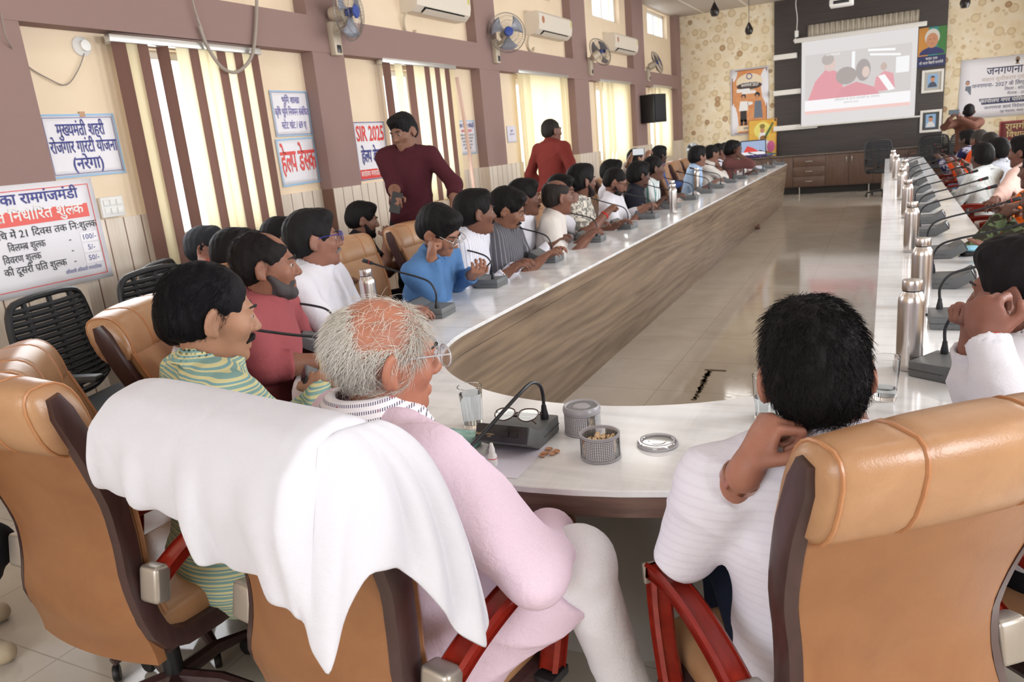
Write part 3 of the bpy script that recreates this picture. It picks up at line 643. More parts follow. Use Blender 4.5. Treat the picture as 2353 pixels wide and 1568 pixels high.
def make_chair(tops=True):
    e = empty('executive_chair', (0, 0, 0))
    zs = [.38+.75*k/22 for k in range(23)]
    def shell(off0, off1, bow, zlo, zhi, wfac, x_n=10):
        out = []
        for k in range(25):
            z = zlo+(zhi-zlo)*k/24; y = interp(CY, z); w = interp(CW, z)*wfac; r = []
            for i in range(x_n+1):
                x = -w+2*w*i/x_n; r.append((x, y+off0-bow*(1-(x/w)**2), z))
            for i in range(x_n, -1, -1):
                x = -w+2*w*i/x_n; r.append((x, y+off1+bow*.6*(1-(x/w)**4), z))
            out.append(r)
        return out
    MB().rings(shell(-.035, -.008, .03, .36, 1.10, 1.0)).build('back_panel', m_tan2, e, 50)
    cu = MB().rings(shell(-.005, .05, .0, .47, 1.04, .97)).build('back_cushion', m_tan, e, 50)
    # padded roll over the top with two piped seams
    out = []; HW = .262
    for k in range(33):
        x = -HW+2*HW*k/32; s = 1-.05*math.exp(-((abs(x)-.115)/.012)**2); ed = min(1, (HW-abs(x))/.03); s *= .8+.2*math.sqrt(max(ed, 0)) ; r = []
        for j in range(20):
            a = 2*math.pi*j/20; ca, sa = math.cos(a), math.sin(a)
            py = math.copysign(abs(ca)**.8, ca)*.062; pz = math.copysign(abs(sa)**.75, sa)*.092
            z = 1.065+pz*s+.012*(1-(x/HW)**2); r.append((x, interp(CY, 1.065)+py*s-.24*pz-(.034*(1-(x/HW)**2)+.006 if py < 0 else 0)*min(1, -py/.02 if py < 0 else 1), z))
        out.append(r)
    MB().rings(out).build('headrest', m_tan, e, 60)
    for sx in (-1, 1):
        for q, rr in (((.115), .0045), (.243, .004)):
            pts = []
            for j in range(20):
                a = 2*math.pi*j/20; ca, sa = math.cos(a), math.sin(a); py = math.copysign(abs(ca)**.8, ca)*.062; pz = math.copysign(abs(sa)**.75, sa)*.092
                s = .965 if q < .2 else .97; pts.append((sx*q, interp(CY, 1.065)+py*s-.24*pz-(.034*(1-(q/HW)**2)+.006 if py < 0 else 0)*min(1, -py/.02 if py < 0 else 1), 1.065+pz*s+.012*(1-(q/HW)**2)))
            MB().tube(pts, rr, 6, loop=True).build('piping', m_pip, e)
        # welt along the cushion edge
        MB().tube([(sx*interp(CW, z)*.97, interp(CY, z)+.052, z) for z in np.linspace(.48, 1.02, 16)], .008, 6).build('piping', m_pip, e)
        # dark rail along the side, running on below the seat
        b = MB(); p = [(interp(CY, z)-.004, z) for z in np.linspace(1.13, .5, 16)]+[(-.19, .46), (-.165, .42), (-.11, .395), (0, .385), (.14, .385), (.22, .39)]
        out = []
        for i, (y, z) in enumerate(p):
            a = p[max(i-1, 0)]; c = p[min(i+1, len(p)-1)]; d = Vector((c[0]-a[0], c[1]-a[1])).normalized(); nn = Vector((-d.y, d.x))*(.032 if i else .018)
            w = interp(CW, z) if z > .45 else .246; out.append([(sx*(w+o), y+nn.x*s, z+nn.y*s) for o, s in ((.0, -1), (.024, -.8), (.03, 0), (.024, .8), (.0, 1))])
        b.rings(out).build('side_rail', m_rail, e)
        # red wooden arm with silver ends
        pa = bez([(-.18, .61), (-.09, .648), (.03, .676), (.14, .678), (.212, .662)], 5)
        ar = bar(MB(), [(p.x, p.y) for p in [Vector((q[0], q[1], 0)) for q in [(v[0], v[1]) for v in [(w_.x, w_.y) for w_ in [Vector((t[0], t[1], 0)) for t in pa]]]]], sx*.295, .056, .042).build('armrest', m_rwood, e)
        pl = bez([(.198, .655), (.196, .59), (.18, .5), (.15, .40)], 5); bar(MB(), [(t[0], t[1]) for t in pl], sx*.295, .05, .05).build('arm_post', m_rwood, e)
        MB().box((sx*.288, -.185, .598), (.07, .05, .095), Matrix.Rotation(R(-12), 3, 'X'), .012, 3).build('silver_cap', m_cap, ar)
        MB().box((sx*.295, .219, .654), (.06, .012, .05), Matrix.Rotation(R(-8), 3, 'X'), .004).build('silver_cap', m_cap, ar)
        MB().span((min(sx*.2, sx*.32), .11, .375), (max(sx*.2, sx*.32), .18, .4), .004).build('arm_bracket', m_blackp, e)
    MB().box((0, .05, .43), (.5, .5, .1), bevel=.04, seg=3).build('seat', m_tan, e)
    MB().tube([(.235*sx_, y_, .435) for sx_, y_ in ((-1, -.17), (-1, .27), (1, .27), (1, -.17))], .006, 6, loop=True).build('piping', m_pip, e)
    MB().box((0, .03, .36), (.42, .4, .04), bevel=.01).build('seat_frame', m_rail, e)
    MB().lathe([(.03, .1), (.03, .22), (.022, .22), (.022, .345)], 14).build('gas_column', m_blackp, e)
    for k in range(5):
        a = 2*math.pi*k/5+.3; d = Vector((math.cos(a), math.sin(a), 0))
        lg = MB().tube([d*.02+Vector((0, 0, .115)), d*.16+Vector((0, 0, .11)), d*.29+Vector((0, 0, .075))], [.028, .024, .016], 8).build('base_leg', m_rail, e)
        c = d*.285; MB().lathe([(.0, -.011), (.026, -.011), (.03, -.006), (.03, .006), (.026, .011), (0, .011)], 12, (c.x, c.y, .031), Matrix.Rotation(R(90), 3, 'X') @ Matrix.Rotation(0, 3, 'Z')).build('caster', m_blackp, lg)
    return e
ORD = 'first second third fourth fifth sixth seventh eighth ninth tenth eleventh twelfth thirteenth fourteenth fifteenth sixteenth'.split()
chair0 = make_chair(); _cu = [False]
def place_chair(x, y, rz, label, group=None, sc=1.0, sz=None):
    """x, y: middle of the top edge of the back"""
    o = chair0 if not _cu[0] else copy_tree(chair0); _cu[0] = True
    o.scale = (sc, sc, sz or sc); d = Vector((-math.sin(R(rz)), math.cos(R(rz)), 0))*.315*sc
    o.location = Vector((x, y, 0))+d; o.rotation_euler = (0, 0, R(rz)); tag(o, label, 'chair', group); return o
G1 = 'tan leather chairs around the curved end'
chR = place_chair(.1, 1.17, 40, 'tan leather executive chair seen from behind, at the lower right', G1, .9, .925)
chP = place_chair(-1.0, .87, -10, 'tan executive chair with the white towel over its back', G1, 1.0, .94)
chL = place_chair(-1.79, .90, 0, 'tan executive chair at lower left, turned sideways, under the man in striped kurta', G1, .9, .955)
place_chair(-2.26, 1.24, -40, 'empty tan executive chair, between the sideways chair and the chair by the black chairs', G1, .92, .9)
place_chair(-2.42, 1.79, -67, 'tan executive chair behind the man in striped kurta, in front of the black chairs', G1, 1, .925)
G2 = 'tan leather chairs along the window side'
SEATY = [2.3, 2.75, 3.55, 4.2, 4.75, 5.35, 6.0, 6.65, 7.35, 8.1, 8.85, 9.6, 10.4, 11.2, 12.0]
for i, y in enumerate(SEATY):
    if 1 <= i: place_chair(-2.86 if i < 3 else -2.82, y if i != 2 else 3.5, -90+random.uniform(-6, 6), ('tan leather chair on the window side, %s from the curved end' % ORD[i-1]) if i != 2 else 'empty-looking tan leather chair between the white-shirted man and the man in blue', G2, .98, .92)
G3 = 'tan leather chairs along the far long side'
for i, y in enumerate((2.9, 3.9, 4.75, 5.6, 6.5, 7.4, 8.3, 9.3, 10.4, 11.5)):
    place_chair(1.16, y, 90+random.uniform(-6, 6), 'tan leather chair on the steel bottle side of the table, %s from the camera' % ORD[i], G3, .98, .88)
# ---------------------------------------------------------------- black mesh-back office chairs along the wall
def make_mesh_chair():
    e = empty('mesh_office_chair', (0, 0, 0))
    fr = []
    def P(u, z): return (u*(.235-.02*abs(z-.75)), -.22-.12*(z-.5)-.03*u*u*0+.03*(1-u*u), z)
    out = [P(-1, .56), P(-1.02, .7), P(-1.02, .85), P(-.9, .97), P(-.5, 1.0), P(0, 1.005), P(.5, 1.0), P(.9, .97), P(1.02, .85), P(1.02, .7), P(1, .56), P(.5, .53), P(0, .525), P(-.5, .53)]
    MB().tube(bez(out+[out[0]], 3)[:-1], .016, 8, loop=True).build('back_frame', m_blackp, e)
    b = MB()
    for k in range(15):
        z = .56+.028*k+.003; b.tube([P(u, z) for u in np.linspace(-.97, .97, 7)], .0138, 6)
    for u in (-.6, 0, .6): b.tube([P(u, z) for z in np.linspace(.54, .99, 6)], .013, 5)
    b.build('back_mesh', m_blackm, e); tag(e.children[-1], kind='stuff')
    MB().tube([(0, -.2, .62), (0, -.24, .5), (0, -.15, .42), (0, 0, .41)], .025, 8, flat=.5).build('back_stem', m_blackp, e)
    MB().box((0, .03, .46), (.48, .46, .07), bevel=.03, seg=3).build('seat', m_blackm, e)
    for sx in (-1, 1):
        MB().tube(bez([(sx*.2, -.05, .42), (sx*.28, -.05, .45), (sx*.29, -.06, .6), (sx*.285, -.02, .66)], 4), .014, 8).build('arm_support', m_blackp, e)
        MB().box((sx*.285, .04, .672), (.06, .26, .03), bevel=.013, seg=3).build('arm_pad', m_blackp, e)
    MB().lathe([(.028, .1), (.028, .22), (.02, .22), (.02, .43)], 12).build('gas_column', m_steel, e)
    for k in range(5):
        a = 2*math.pi*k/5; d = Vector((math.cos(a), math.sin(a), 0))
        lg = MB().tube([Vector((0, 0, .11)), d*.15+Vector((0, 0, .1)), d*.28+Vector((0, 0, .07))], [.025, .02, .014], 6).build('base_leg', m_blackp, e)
        MB().ball((d.x*.28, d.y*.28, .03), (.025, .025, .03), u=8, v=6).build('caster', m_blackp, lg)
    return e
mesh0 = make_mesh_chair(); _mu = [False]
def place_mesh(x, y, rz, label, sc=1.0):
    o = mesh0 if not _mu[0] else copy_tree(mesh0); _mu[0] = True
    o.location = (x, y, 0); o.rotation_euler = (0, 0, R(rz)); o.scale = (sc,)*3; tag(o, label, 'chair', 'black mesh office chairs'); return o
place_mesh(-3.28, 2.22, -74, 'black mesh office chair under the fee banner, leftmost of two by the wall', 1.02)
place_mesh(-3.33, 2.82, -82, 'black mesh office chair below the first blind, right one of two by the wall', 1.02)
for k, (x, y, rz, t) in enumerate(((-3.4, 8.15, -90, 'black mesh chair at the wall behind the man in patterned shirt'), (-3.4, 9.0, -90, 'black mesh chair behind the bearded man in white'), (-3.45, 9.9, -88, 'black mesh chair behind the man with number seven'),
                                    (-3.3, 13.2, -95, 'grey-black chair by the wall near the wallpaper corner'), (-.05, 15.6, 200, 'black chair at the far table end, in front of the cabinet'), (.75, 15.9, 175, 'black chair beyond the far table end, left of two by the photo frames'),
                                    (1.3, 15.7, 190, 'black chair beyond the far table end, right of two under the banner'))):
    place_mesh(x, y, rz, t)
# ================================================================ things on the table
m_gp = grain('grey_unit_plastic', '#5f6163', '#686a6c', 300, (1, 1, 1), .5, .03); m_dp = mat('dark_front_panel', '#26262a', .3); m_neck = mat('black_rubber', '#1b1c22', .4); m_ringr = mat('red_ring', '#a8251c', .4)
PROF = [(-.1, .006), (.03, .006), (.098, .045), (.076, .086), (.03, .052), (-.1, .052)]
def make_mic(neck, yaw=0):
    e = empty('conference_microphone', (0, 0, 0))
    b = MB(); b.prism([(x, -.075, z) for x, z in PROF], (0, .15, 0)); es = [x for x in b.b.edges]; bmesh.ops.bevel(b.b, geom=es, offset=.004, segments=2, affect='EDGES', profile=.5); b.build('base_unit', m_gp, e)
    MB().rings([[(x, y, z) for x, z in ((-.1006, .027), (.0, .027), (.0, .0285), (-.1006, .0285))] for y in (-.0756, .0756)]).build('seam', m_neck, e, 0)
    n = Vector((.041, 0, .022)).normalized(); c = Vector((.0885, 0, .066)); rot = Matrix(((0, -.4727, .8812), (1, 0, 0), (0, .8812, .4727)))
    p = MB().box(c, (.142, .043, .006), rot, .002).build('front_panel', m_dp, e)
    for y in (.012, .036): MB().box(c+Vector((.0, y, 0))+n*.004, (.02, .014, .004), rot, .001).build('button', m_blackp, p)
    MB().lathe([(.011, 0), (.011, .012), (.0075, .03), (.0065, .04)], 12, (-.065, .05, .05)).build('neck_socket', m_neck, e)
    q = bez(neck, 6); MB().tube(q, .0048, 8).build('gooseneck', m_neck, e)
    d = (q[-1]-q[-3]).normalized(); h = MB().tube([q[-1]-d*.005, q[-1]+d*.005, q[-1]+d*.018, q[-1]+d*.024, q[-1]+d*.055, q[-1]+d*.06], [.005, .0085, .0095, .0095, .0105, .007], 10).build('mic_head', m_neck, e)
    MB().tube([q[-1]+d*.016, q[-1]+d*.021], .0101, 10).build('red_ring', m_ringr, h); return e
NA = [(-.065, .05, .085), (-.066, .05, .13), (-.04, .048, .175), (.02, .044, .2), (.12, .036, .225), (.27, .02, .268)]
mic0 = make_mic(NA); _m = [0]
def place_mic(p, rz, label, group):
    o = mic0 if not _m[0] else copy_tree(mic0); _m[0] += 1
    o.location = (p.x, p.y, ZT+.001-.006); o.rotation_euler = (0, 0, R(rz)); tag(o, label, 'microphone', group); return o
LEFT_MIC = [(1113, 657), (1255, 601), (1358, 555), (1433, 525), (1487, 502), (1538, 479), (1582, 459), (1619, 444), (1646, 433), (1676, 420), (1700, 411), (1727, 402), (1745, 396), (1766, 387), (1792, 379)]
for i, (px, py) in enumerate(LEFT_MIC):
    p = onz(px, py, ZT); p.x = max(min(p.x, -1.72), -2.0)
    place_mic(p, 180+random.uniform(-7, 7), 'grey gooseneck microphone unit, %s along the window side counted from the man in blue' % ORD[i], 'microphones along the window side')
RIGHT_MIC = [(2170, 866), (2208, 748), (2180, 657), (2166, 590), (2138, 540), (2133, 512), (2125, 486), (2117, 463), (2110, 443), (2104, 426), (2097, 406), (2093, 394), (2091, 383)]
for i, (px, py) in enumerate(RIGHT_MIC):
    p = onz(px, py, ZT); p.x = min(max(p.x, .2), .36)
    place_mic(p, (-32 if i == 0 else random.uniform(-6, 6)), 'grey gooseneck microphone unit, %s along the steel bottle side counted from the camera' % ORD[i], 'microphones along the bottle side')
GN = 'microphones at the curved end'
for px, py, rz, lab in ((745, 800, 215, 'grey microphone unit by the red-shirted man\'s forearm'), (990, 725, 185, 'grey microphone unit half hidden behind the white-haired man\'s head'), (765, 893, 222, 'grey microphone unit by the wrist of the man in striped kurta'), ):
    place_mic(onz(px, py, ZT), rz, lab, GN)
# chairman unit in front of the white-haired man, with spectacles and printed panel
pc = onz(1192, 1018, ZT)
cm = empty('chairman_microphone', (pc.x, pc.y, ZT-.005), R(-90), 'grey microphone unit with dark front panel and spectacles lying on it', 'microphone')
t = make_mic([(-.065, .05, .085), (-.066, .05, .118), (-.05, .05, .15), (-.01, .045, .168), (.05, .03, .15), (.16, -.02, .085), (.27, -.07, .03)])
for ch in list(t.children): ch.parent = cm
bpy.data.objects.remove(t)
pan = [c for c in cm.children if c.name.startswith('front_panel')][0]
rt = Matrix(((0, -.4727, .8812), (1, 0, 0), (0, .8812, .4727)))
for tx, yy, zz, hh in (('AHUJA', -.055, -.008, .0055), ('CHAIRMAN', -.03, -.006, .0032), ('UNIT', -.03, -.0115, .0032)):
    o = letters([(tx, 0, 0, hh, None, .004)], 'lettering', m_gold, pan); o.matrix_local = Matrix.Translation(Vector((.0885, yy, .066))+rt @ Vector((0, zz, .0035))) @ rt.to_4x4()
m_tort = mat('tortoise_frame', '#4a2a20', .25); m_lens = glassy('spectacle_lens', (.82, .82, .84), .02); m_clearf = mat('clear_acetate', '#e6e6ea', .15, Transmission_Weight=.55)
def make_specs(name, mf, w=.066, folded=False):
    e = empty(name, (0, 0, 0))
    b = MB()
    for s in (-1, 1):
        c = Vector((s*w*.52, 0, 0)); pts = [c+Vector((.029*math.cos(a)*(1.0), .004*abs(math.cos(a)), .02*math.sin(a)+(.003 if math.sin(a) > 0 else 0))) for a in [2*math.pi*k/20 for k in range(20)]]
        b.tube(pts, .0016, 6, loop=True); 
    b.tube([(-.006, 0, .004), (0, .002, .007), (.006, 0, .004)], .0015, 6); b.build('frame', mf, e)
    for s in (-1, 1):
        c = Vector((s*w*.52, 0, 0)); MB().poly([c+Vector((.028*math.cos(a), .002, .019*math.sin(a))) for a in [2*math.pi*k/20 for k in range(20)]]).build('lens', m_lens, e, 0)
        if folded: MB().tube([(s*.064, .002, .012), (s*.066, -.006, .012), (s*.05, -.01-.004*s, .01), (-s*.03, -.012-.004*s, .004), (-s*.055, -.012-.004*s, -.012)], .0018, 6).build('temple', mf, e); continue
        MB().tube([(s*.064, .002, .012), (s*.07, -.02, .013), (s*.072, -.085, .009), (s*.07, -.115, -.004), (s*.069, -.13, -.022)], .0018, 6).build('temple', mf, e)
    return e
sp = make_specs('spectacles', m_tort, folded=True); sp.location = cm.location+Vector((-.005, .012, .077)); sp.rotation_euler = (R(60), R(3), R(178)); tag(sp, 'brown tortoiseshell spectacles lying on the chairman microphone unit', 'spectacles')
# steel bottles
m_steelb = mat('brushed_steel', '#cfc8c4', .27, 1); bump(m_steelb, noise(m_steelb, coords(m_steelb, (60, 60, 1)), 8, 3), .05, .002)
def make_bottle():
    e = empty('steel_bottle', (0, 0, 0))
    MB().lathe([(.0, 0), (.033, 0), (.0355, .004), (.0365, .02), (.0365, .205), (.0355, .217), (.031, .228), (.0275, .234), (.026, .238), (0, .238)], 28).build('body', m_steelb, e)
    MB().lathe([(.0262, .2381), (.0262, .242)], 24).build('seal_ring', m_blackp, e)
    MB().lathe([(.0, .2421), (.0272, .2421), (.0277, .244), (.0277, .267), (.0265, .2705), (.015, .2715), (0, .2718)], 28).build('cap', m_steelb, e)
    return e
bo0 = make_bottle(); _b = [0]
def place_bottle(p, label, group):
    o = bo0 if not _b[0] else copy_tree(bo0); _b[0] += 1
    o.location = (p.x, p.y, ZT+.0005); o.rotation_euler = (0, 0, random.uniform(0, 6)); tag(o, label, 'bottle', group)
ords = ('nearest the camera', 'second from the camera', 'third from the camera', 'fourth from the camera', 'fifth from the camera', 'sixth from the camera', 'seventh from the camera', 'farthest of the row')
for i, (px, py) in enumerate(((2088, 848), (2114, 706), (2092, 579), (2083, 501), (2071, 459), (2077, 430), (2058, 413), (2051, 396))):
    place_bottle(onz(px, py, ZT), 'steel water bottle on the right table arm, '+ords[i], 'steel bottles on the right table arm')
for px, py, lab in ((858, 752, 'steel water bottle behind the white-haired man\'s head'), (1548, 491, 'steel water bottle by the man with number seven'), (1546, 478, 'steel water bottle tucked behind another, by the man with number seven'), (1602, 436, 'steel water bottle by the man in light blue shirt'), (1711, 406, 'slim steel water bottle near the far end of the window side')):
    place_bottle(onz(px, py, ZT), lab, 'steel bottles on the window side')
# tumblers of water
m_glass = mat('tumbler_glass', (1, 1, 1), .02, Transmission_Weight=1.0, IOR=1.3); m_water = mat('water', (.97, 1, 1), .0, Transmission_Weight=1.0, IOR=1.2)
def make_glass(level):
    e = empty('water_glass', (0, 0, 0)); r0, r1, h = .028, .035, .118
    MB().lathe([(0, 0), (r0, 0), (r0+.0005, .004), (r1, h), (r1-.001, h+.001), (r1-.0025, h), (r0-.0015, .011), (0, .011)], 24).build('tumbler', m_glass, e)
    ri = r0-.0018+(r1-r0-.001)*(level/h); MB().lathe([(0, .0115), (r0-.0021, .0115), (ri, level), (0, level)], 24).build('water', m_water, e); return e
for px, py, lv, lab in ((1088, 980, .098, 'nearly full water glass behind the chairman microphone unit'), (1760, 962, .06, 'water glass half hidden by the black-haired man\'s left ear'), (2033, 917, .032, 'water glass with a little water left, right of the black-haired man')):
    g = make_glass(lv); p = onz(px, py, ZT); g.location = (p.x, p.y, ZT+.0005); tag(g, lab, 'glass', 'water glasses')
# nut jars with black and white pattern bands, pistachios and a loose lid
m_clear = glassy('clear_plastic', (.97, .97, .97), .25); m_greyrim = mat('grey_rim_plastic', '#b9b5bb', .3, Transmission_Weight=.3)
def pattern_mat():
    m = mat('black_white_weave', '#e8e6e8', .4); t = N(m, 'ShaderNodeTexCoord'); s = sep(m, t.outputs['Object']); an = math_(m, 'ARCTAN2', s[1], s[0])
    a = math_(m, 'MULTIPLY', an, .048); z = s[2]; zz = math_(m, 'ADD', z, math_(m, 'MULTIPLY', math_(m, 'ABSOLUTE', math_(m, 'SUBTRACT', math_(m, 'FRACT', math_(m, 'DIVIDE', a, .0052)), .5)), .005))
    f = math_(m, 'FRACT', math_(m, 'DIVIDE', zz, .0042)); g = math_(m, 'FRACT', math_(m, 'DIVIDE', a, .0052))
    k = ramp(m, f, [(0, (.05, .05, .06)), (.5, (.85, .84, .86))], 'CONSTANT'); k2 = ramp(m, g, [(0, (.05, .05, .06)), (.2, (1, 1, 1))], 'CONSTANT')
    L(m, mixc(m, 1.0, k, k2, 'MULTIPLY'), BS(m).inputs['Base Color']); return m
m_weave = pattern_mat()
m_nut = grain('pistachio_shell', '#d9b48a', '#ecd2b0', 60, (1, 1, 1), .55, .05); m_kern = mat('pistachio_kernel', '#9a8a4a', .6)
JR, JH = .048, .062
def make_jar(name, rz, label, p, lid=False):
    e = empty(name, (p.x, p.y, ZT+.0005), rz, label, 'jar')
    MB().lathe([(0, 0), (JR-.002, 0), (JR, .003), (JR, JH), (JR-.003, JH), (JR-.003, .005), (0, .005)], 40).build('wall', m_clear, e)
    MB().lathe([(JR-.001, .0005), (JR+.0015, .001), (JR+.0015, .006), (JR, .007)], 40, caps=False).build('foot_ring', m_greyrim, e)
    MB().lathe([(JR+.0004, JH-.006), (JR+.0015, JH-.004), (JR+.0012, JH+.001), (JR-.0035, JH+.001), (JR-.0035, JH-.006)], 40, caps=False).build('rim', m_greyrim, e)
    for k in range(3):
        a0, a1 = R(120*k+14), R(120*k+106)
        b = MB(); b.rings([[((JR+.0006)*math.cos(a), (JR+.0006)*math.sin(a), z) for a in np.linspace(a0, a1, 14)] for z in (.007, JH-.006)], closed=False); b.build('pattern_band', m_weave, e)
    if lid: make_lid(e, (0, 0, JH+.0012), True)
    return e
def make_lid(e, c, up=True):
    c = Vector(c); s = 1 if up else -1
    pr = [(0, .010), (.02, .010), (.022, .008), (.040, .008), (.043, .012), (.0465, .012), (.049, .008), (.0505, .0), (.048, .0), (.044, .004), (0, .005)]
    MB().lathe([(r, z) for r, z in pr], 40, c).build('lid_body', m_greyrim if up else m_clear, e)
    if up:
        MB().lathe([(.024, .0086), (.0395, .0086)], 40, c, caps=False).build('lid_pattern', m_weave, e)
    else:
        MB().lathe([(.038, .0125), (.0405, .0145), (.043, .0125)], 40, c, caps=False).build('lid_ring', m_greyrim, e); MB().lathe([(.046, .001), (.0505, .002), (.0505, .006), (.047, .007)], 40, c, caps=False).build('lid_rim', m_greyrim, e)
j1 = onz(1340, 992, ZT); j2 = onz(1381, 1050, ZT)
make_jar('nut_jar', R(200), 'closed nut jar with patterned lid behind the open jar', j1, True)
make_jar('nut_jar', R(-13), 'open patterned nut jar with pistachios in front', j2)
pl = onz(1511, 1022, ZT); e = empty('jar_lid', (pl.x, pl.y, ZT+.0005), 0, 'clear plastic jar lid lying on the white tabletop', 'lid'); make_lid(e, (0, 0, 0), False)
nut0 = None
def make_nut():
    e = empty('pistachio', (0, 0, 0))
    for s in (-1, 1):
        b = MB(); b.ball((0, 0, 0), (.0105, .0068, .0066), u=12, v=8)
        bmesh.ops.bisect_plane(b.b, geom=b.b.verts[:]+b.b.edges[:]+b.b.faces[:], plane_co=(0, 0, 0), plane_no=(0, 0, -s), clear_outer=True)
        o = b.build('shell_half', m_nut, e); o.rotation_euler = (0, -s*.14, 0); o.location = (0, 0, s*.0006)
    MB().ball((.0, 0, 0), (.0088, .005, .0045), u=10, v=6).build('kernel', m_kern, e); return e
random.seed(21)
def fill(jar_p, n, zmax, lab, grp, rmax):
    global nut0
    for k in range(n):
        for _ in range(40):
            r, a = rmax*math.sqrt(random.random()), random.uniform(0, 2*math.pi)
            z = .012+(zmax-.012)*((k+.5)/n)+.002*random.uniform(-1, 1); q = (jar_p.x+r*math.cos(a), jar_p.y+r*math.sin(a), ZT+z)
            if all((q[0]-o[0])**2+(q[1]-o[1])**2+(q[2]-o[2])**2 > .0112**2 for o in _nuts): break
        _nuts.append(q); o = copy_tree(nut0) if nut0 else make_nut(); nut0 = nut0 or o
        o.location = q; o.rotation_euler = [random.uniform(0, 6) for _ in range(3)]; tag(o, lab, 'nut', grp)
_nuts = []
fill(j2, 80, .046, 'beige pistachio nut inside the open patterned jar', 'pistachios in the open jar', .036); fill(j1, 60, .046, 'beige pistachio nut inside the closed patterned jar', 'pistachios in the closed jar', .036)
m_shellp = mat('pink_shell', '#d8a888', .6)
for k, (px, py) in enumerate(((1262, 1036), (1270, 1046), (1279, 1041), (1253, 1045), (1247, 1050))):
    p = onz(px, py, ZT); b = MB(); b.ball((0, 0, 0), (.0105, .0075, .006), u=12, v=8)
    bmesh.ops.bisect_plane(b.b, geom=b.b.verts[:]+b.b.edges[:]+b.b.faces[:], plane_co=(0, 0, 0), plane_no=(0, 0, 1), clear_outer=True)
    o = b.build('nut_shell', m_shellp); solid(o, .0008); o.location = (p.x, p.y, ZT+.0064); o.rotation_euler = (0, 0, k*1.3); tag(o, 'empty pinkish pistachio shell in the small heap by the white paper', 'nut shell', 'empty pistachio shells')
# paper, dropper bottle, green case, phones, pens
m_paper2 = mat('white_paper', '#e6e3f2', .6)
q = [onz(*p, ZT) for p in ((1093, 1058), (1128, 1096), (1188, 1101), (1262, 1026), (1180, 1017))]
b = MB(); b.prism([(v.x, v.y, ZT+.0006) for v in q], (0, 0, .0012)); o = b.build('paper_sheet', m_paper2, None, 0); tag(o, 'folded white paper under the small dropper bottle', 'paper')
p = onz(1134, 1072, ZT); e = empty('dropper_bottle', (p.x, p.y, ZT+.0022), 0, 'small white dropper bottle with red band standing on white paper', 'bottle'); m_wp = mat('white_hdpe', '#f3f3f3', .35)
MB().lathe([(0, 0), (.0105, 0), (.0115, .002), (.0115, .026), (.009, .031), (.0065, .032), (0, .032)], 20).build('body', m_wp, e)
MB().lathe([(0, .0321), (.0075, .0321), (.0075, .042), (.005, .052), (.004, .058), (.0, .0585)], 20).build('cap', m_wp, e)
MB().lathe([(.01165, .019), (.01165, .021)], 20, caps=False).build('red_band', m_red, e)
m_mint = mat('mint_plastic', '#a9dfd2', .25, Transmission_Weight=.25)
p = onz(1052, 1022, ZT); e = empty('spectacle_case', (p.x, p.y, ZT), R(-4), 'mint green plastic spectacle case beside the microphone unit', 'case')
MB().box((0, 0, .0125), (.13, .052, .024), bevel=.009, seg=3).build('bottom_shell', m_mint, e); MB().box((0, 0, .0295), (.131, .053, .01), bevel=.0045, seg=2).build('lid', m_mint, e)
def phone(p, rot, label, lit=None, name='mobile_phone'):
    e = empty(name, p, 0, label, 'phone'); e.rotation_euler = rot
    MB().box((0, 0, 0), (.074, .152, .008), bevel=.0035, seg=2).build('body', m_blackp, e)
    MB().span((-.034, -.071, .0041), (.034, .071, .0046)).build('screen', emit('phone_screen', lit, .8) if lit else m_dp, e, 0); return e
phone(onz(955, 693, ZT)+Vector((0, 0, .005)), (0, 0, R(75)), 'dark phone lying on the table by the elbow of the man in blue')
p = onz(2146, 722, ZT); phone(p+Vector((0, 0, .005)), (0, 0, R(85)), 'pale phone lying partly under a microphone unit near the second bottle')
p = onz(2232, 587, ZT); e = empty('tissue_pack', (p.x, p.y, ZT), R(20), 'blue and pink wrapped bundle on a dark purse by the woman\'s hand', 'bundle')
MB().box((0, 0, .012), (.1, .07, .024), bevel=.01, seg=3).build('purse', m_dark, e); b = MB(); b.ball((0, 0, .035), (.055, .04, .016), u=14, v=8); b.build('wrapper', mat('pale_blue_wrap', '#8cc3d8', .5), e)
# projection screen and its picture
SYP = YS-.26
e = empty('projection_screen', (-.57, SYP, 0), 0, 'large white projection screen showing people in red shirts', 'projection screen'); m_scr = emit('lit_screen_white', '#e2dedd', .78); m_case = mat('screen_case', '#e3e0da', .4)
def scr(px, py): v = ony(px, py, SYP); return (v.x+.57, v.z)
z0, z1 = 1.36, 2.98; x0, x1 = -1.03, 1.03
MB().span((x0-.14, -.04, z1), (x1+.14, .045, z1+.085), .01).build('housing', m_case, e)
MB().span((x0, -.004, z0), (x1, .0, z1)).build('screen_surface', m_scr, e, 0); MB().tube([(x0-.06, -.002, z0-.012), (x1+.1, -.002, z0-.012)], .018, 10).build('bottom_bar', m_case, e)
b = MB()
for xa in (x0-.012, x1): b.span((xa, -.003, z0), (xa+.012, -.0005, z1))
b.build('black_edge', m_blk, e, 0)
def pane(name, pts, col, k, s=.85): MB().poly([(x, -.0045-.0004*k, z) for x, z in pts]).build(name, emit(name, col, s), e, 0)
fx0, fx1, fz0, fz1 = -.96, .94, 1.68, 2.72
def fr(u, v): return (fx0+(fx1-fx0)*u, fz0+(fz1-fz0)*v)
pane('projected_picture', [fr(0, 0), fr(1, 0), fr(1, 1), fr(0, 1)], '#cfcac8', 1); pane('projected_caption', [fr(0, -.04), fr(1, -.04), fr(1, .16), fr(0, .16)], '#f2f0f1', 2); pane('projected_band', [fr(0, -.1), fr(1, -.1), fr(1, -.04), fr(0, -.04)], '#ecc6c0', 2)
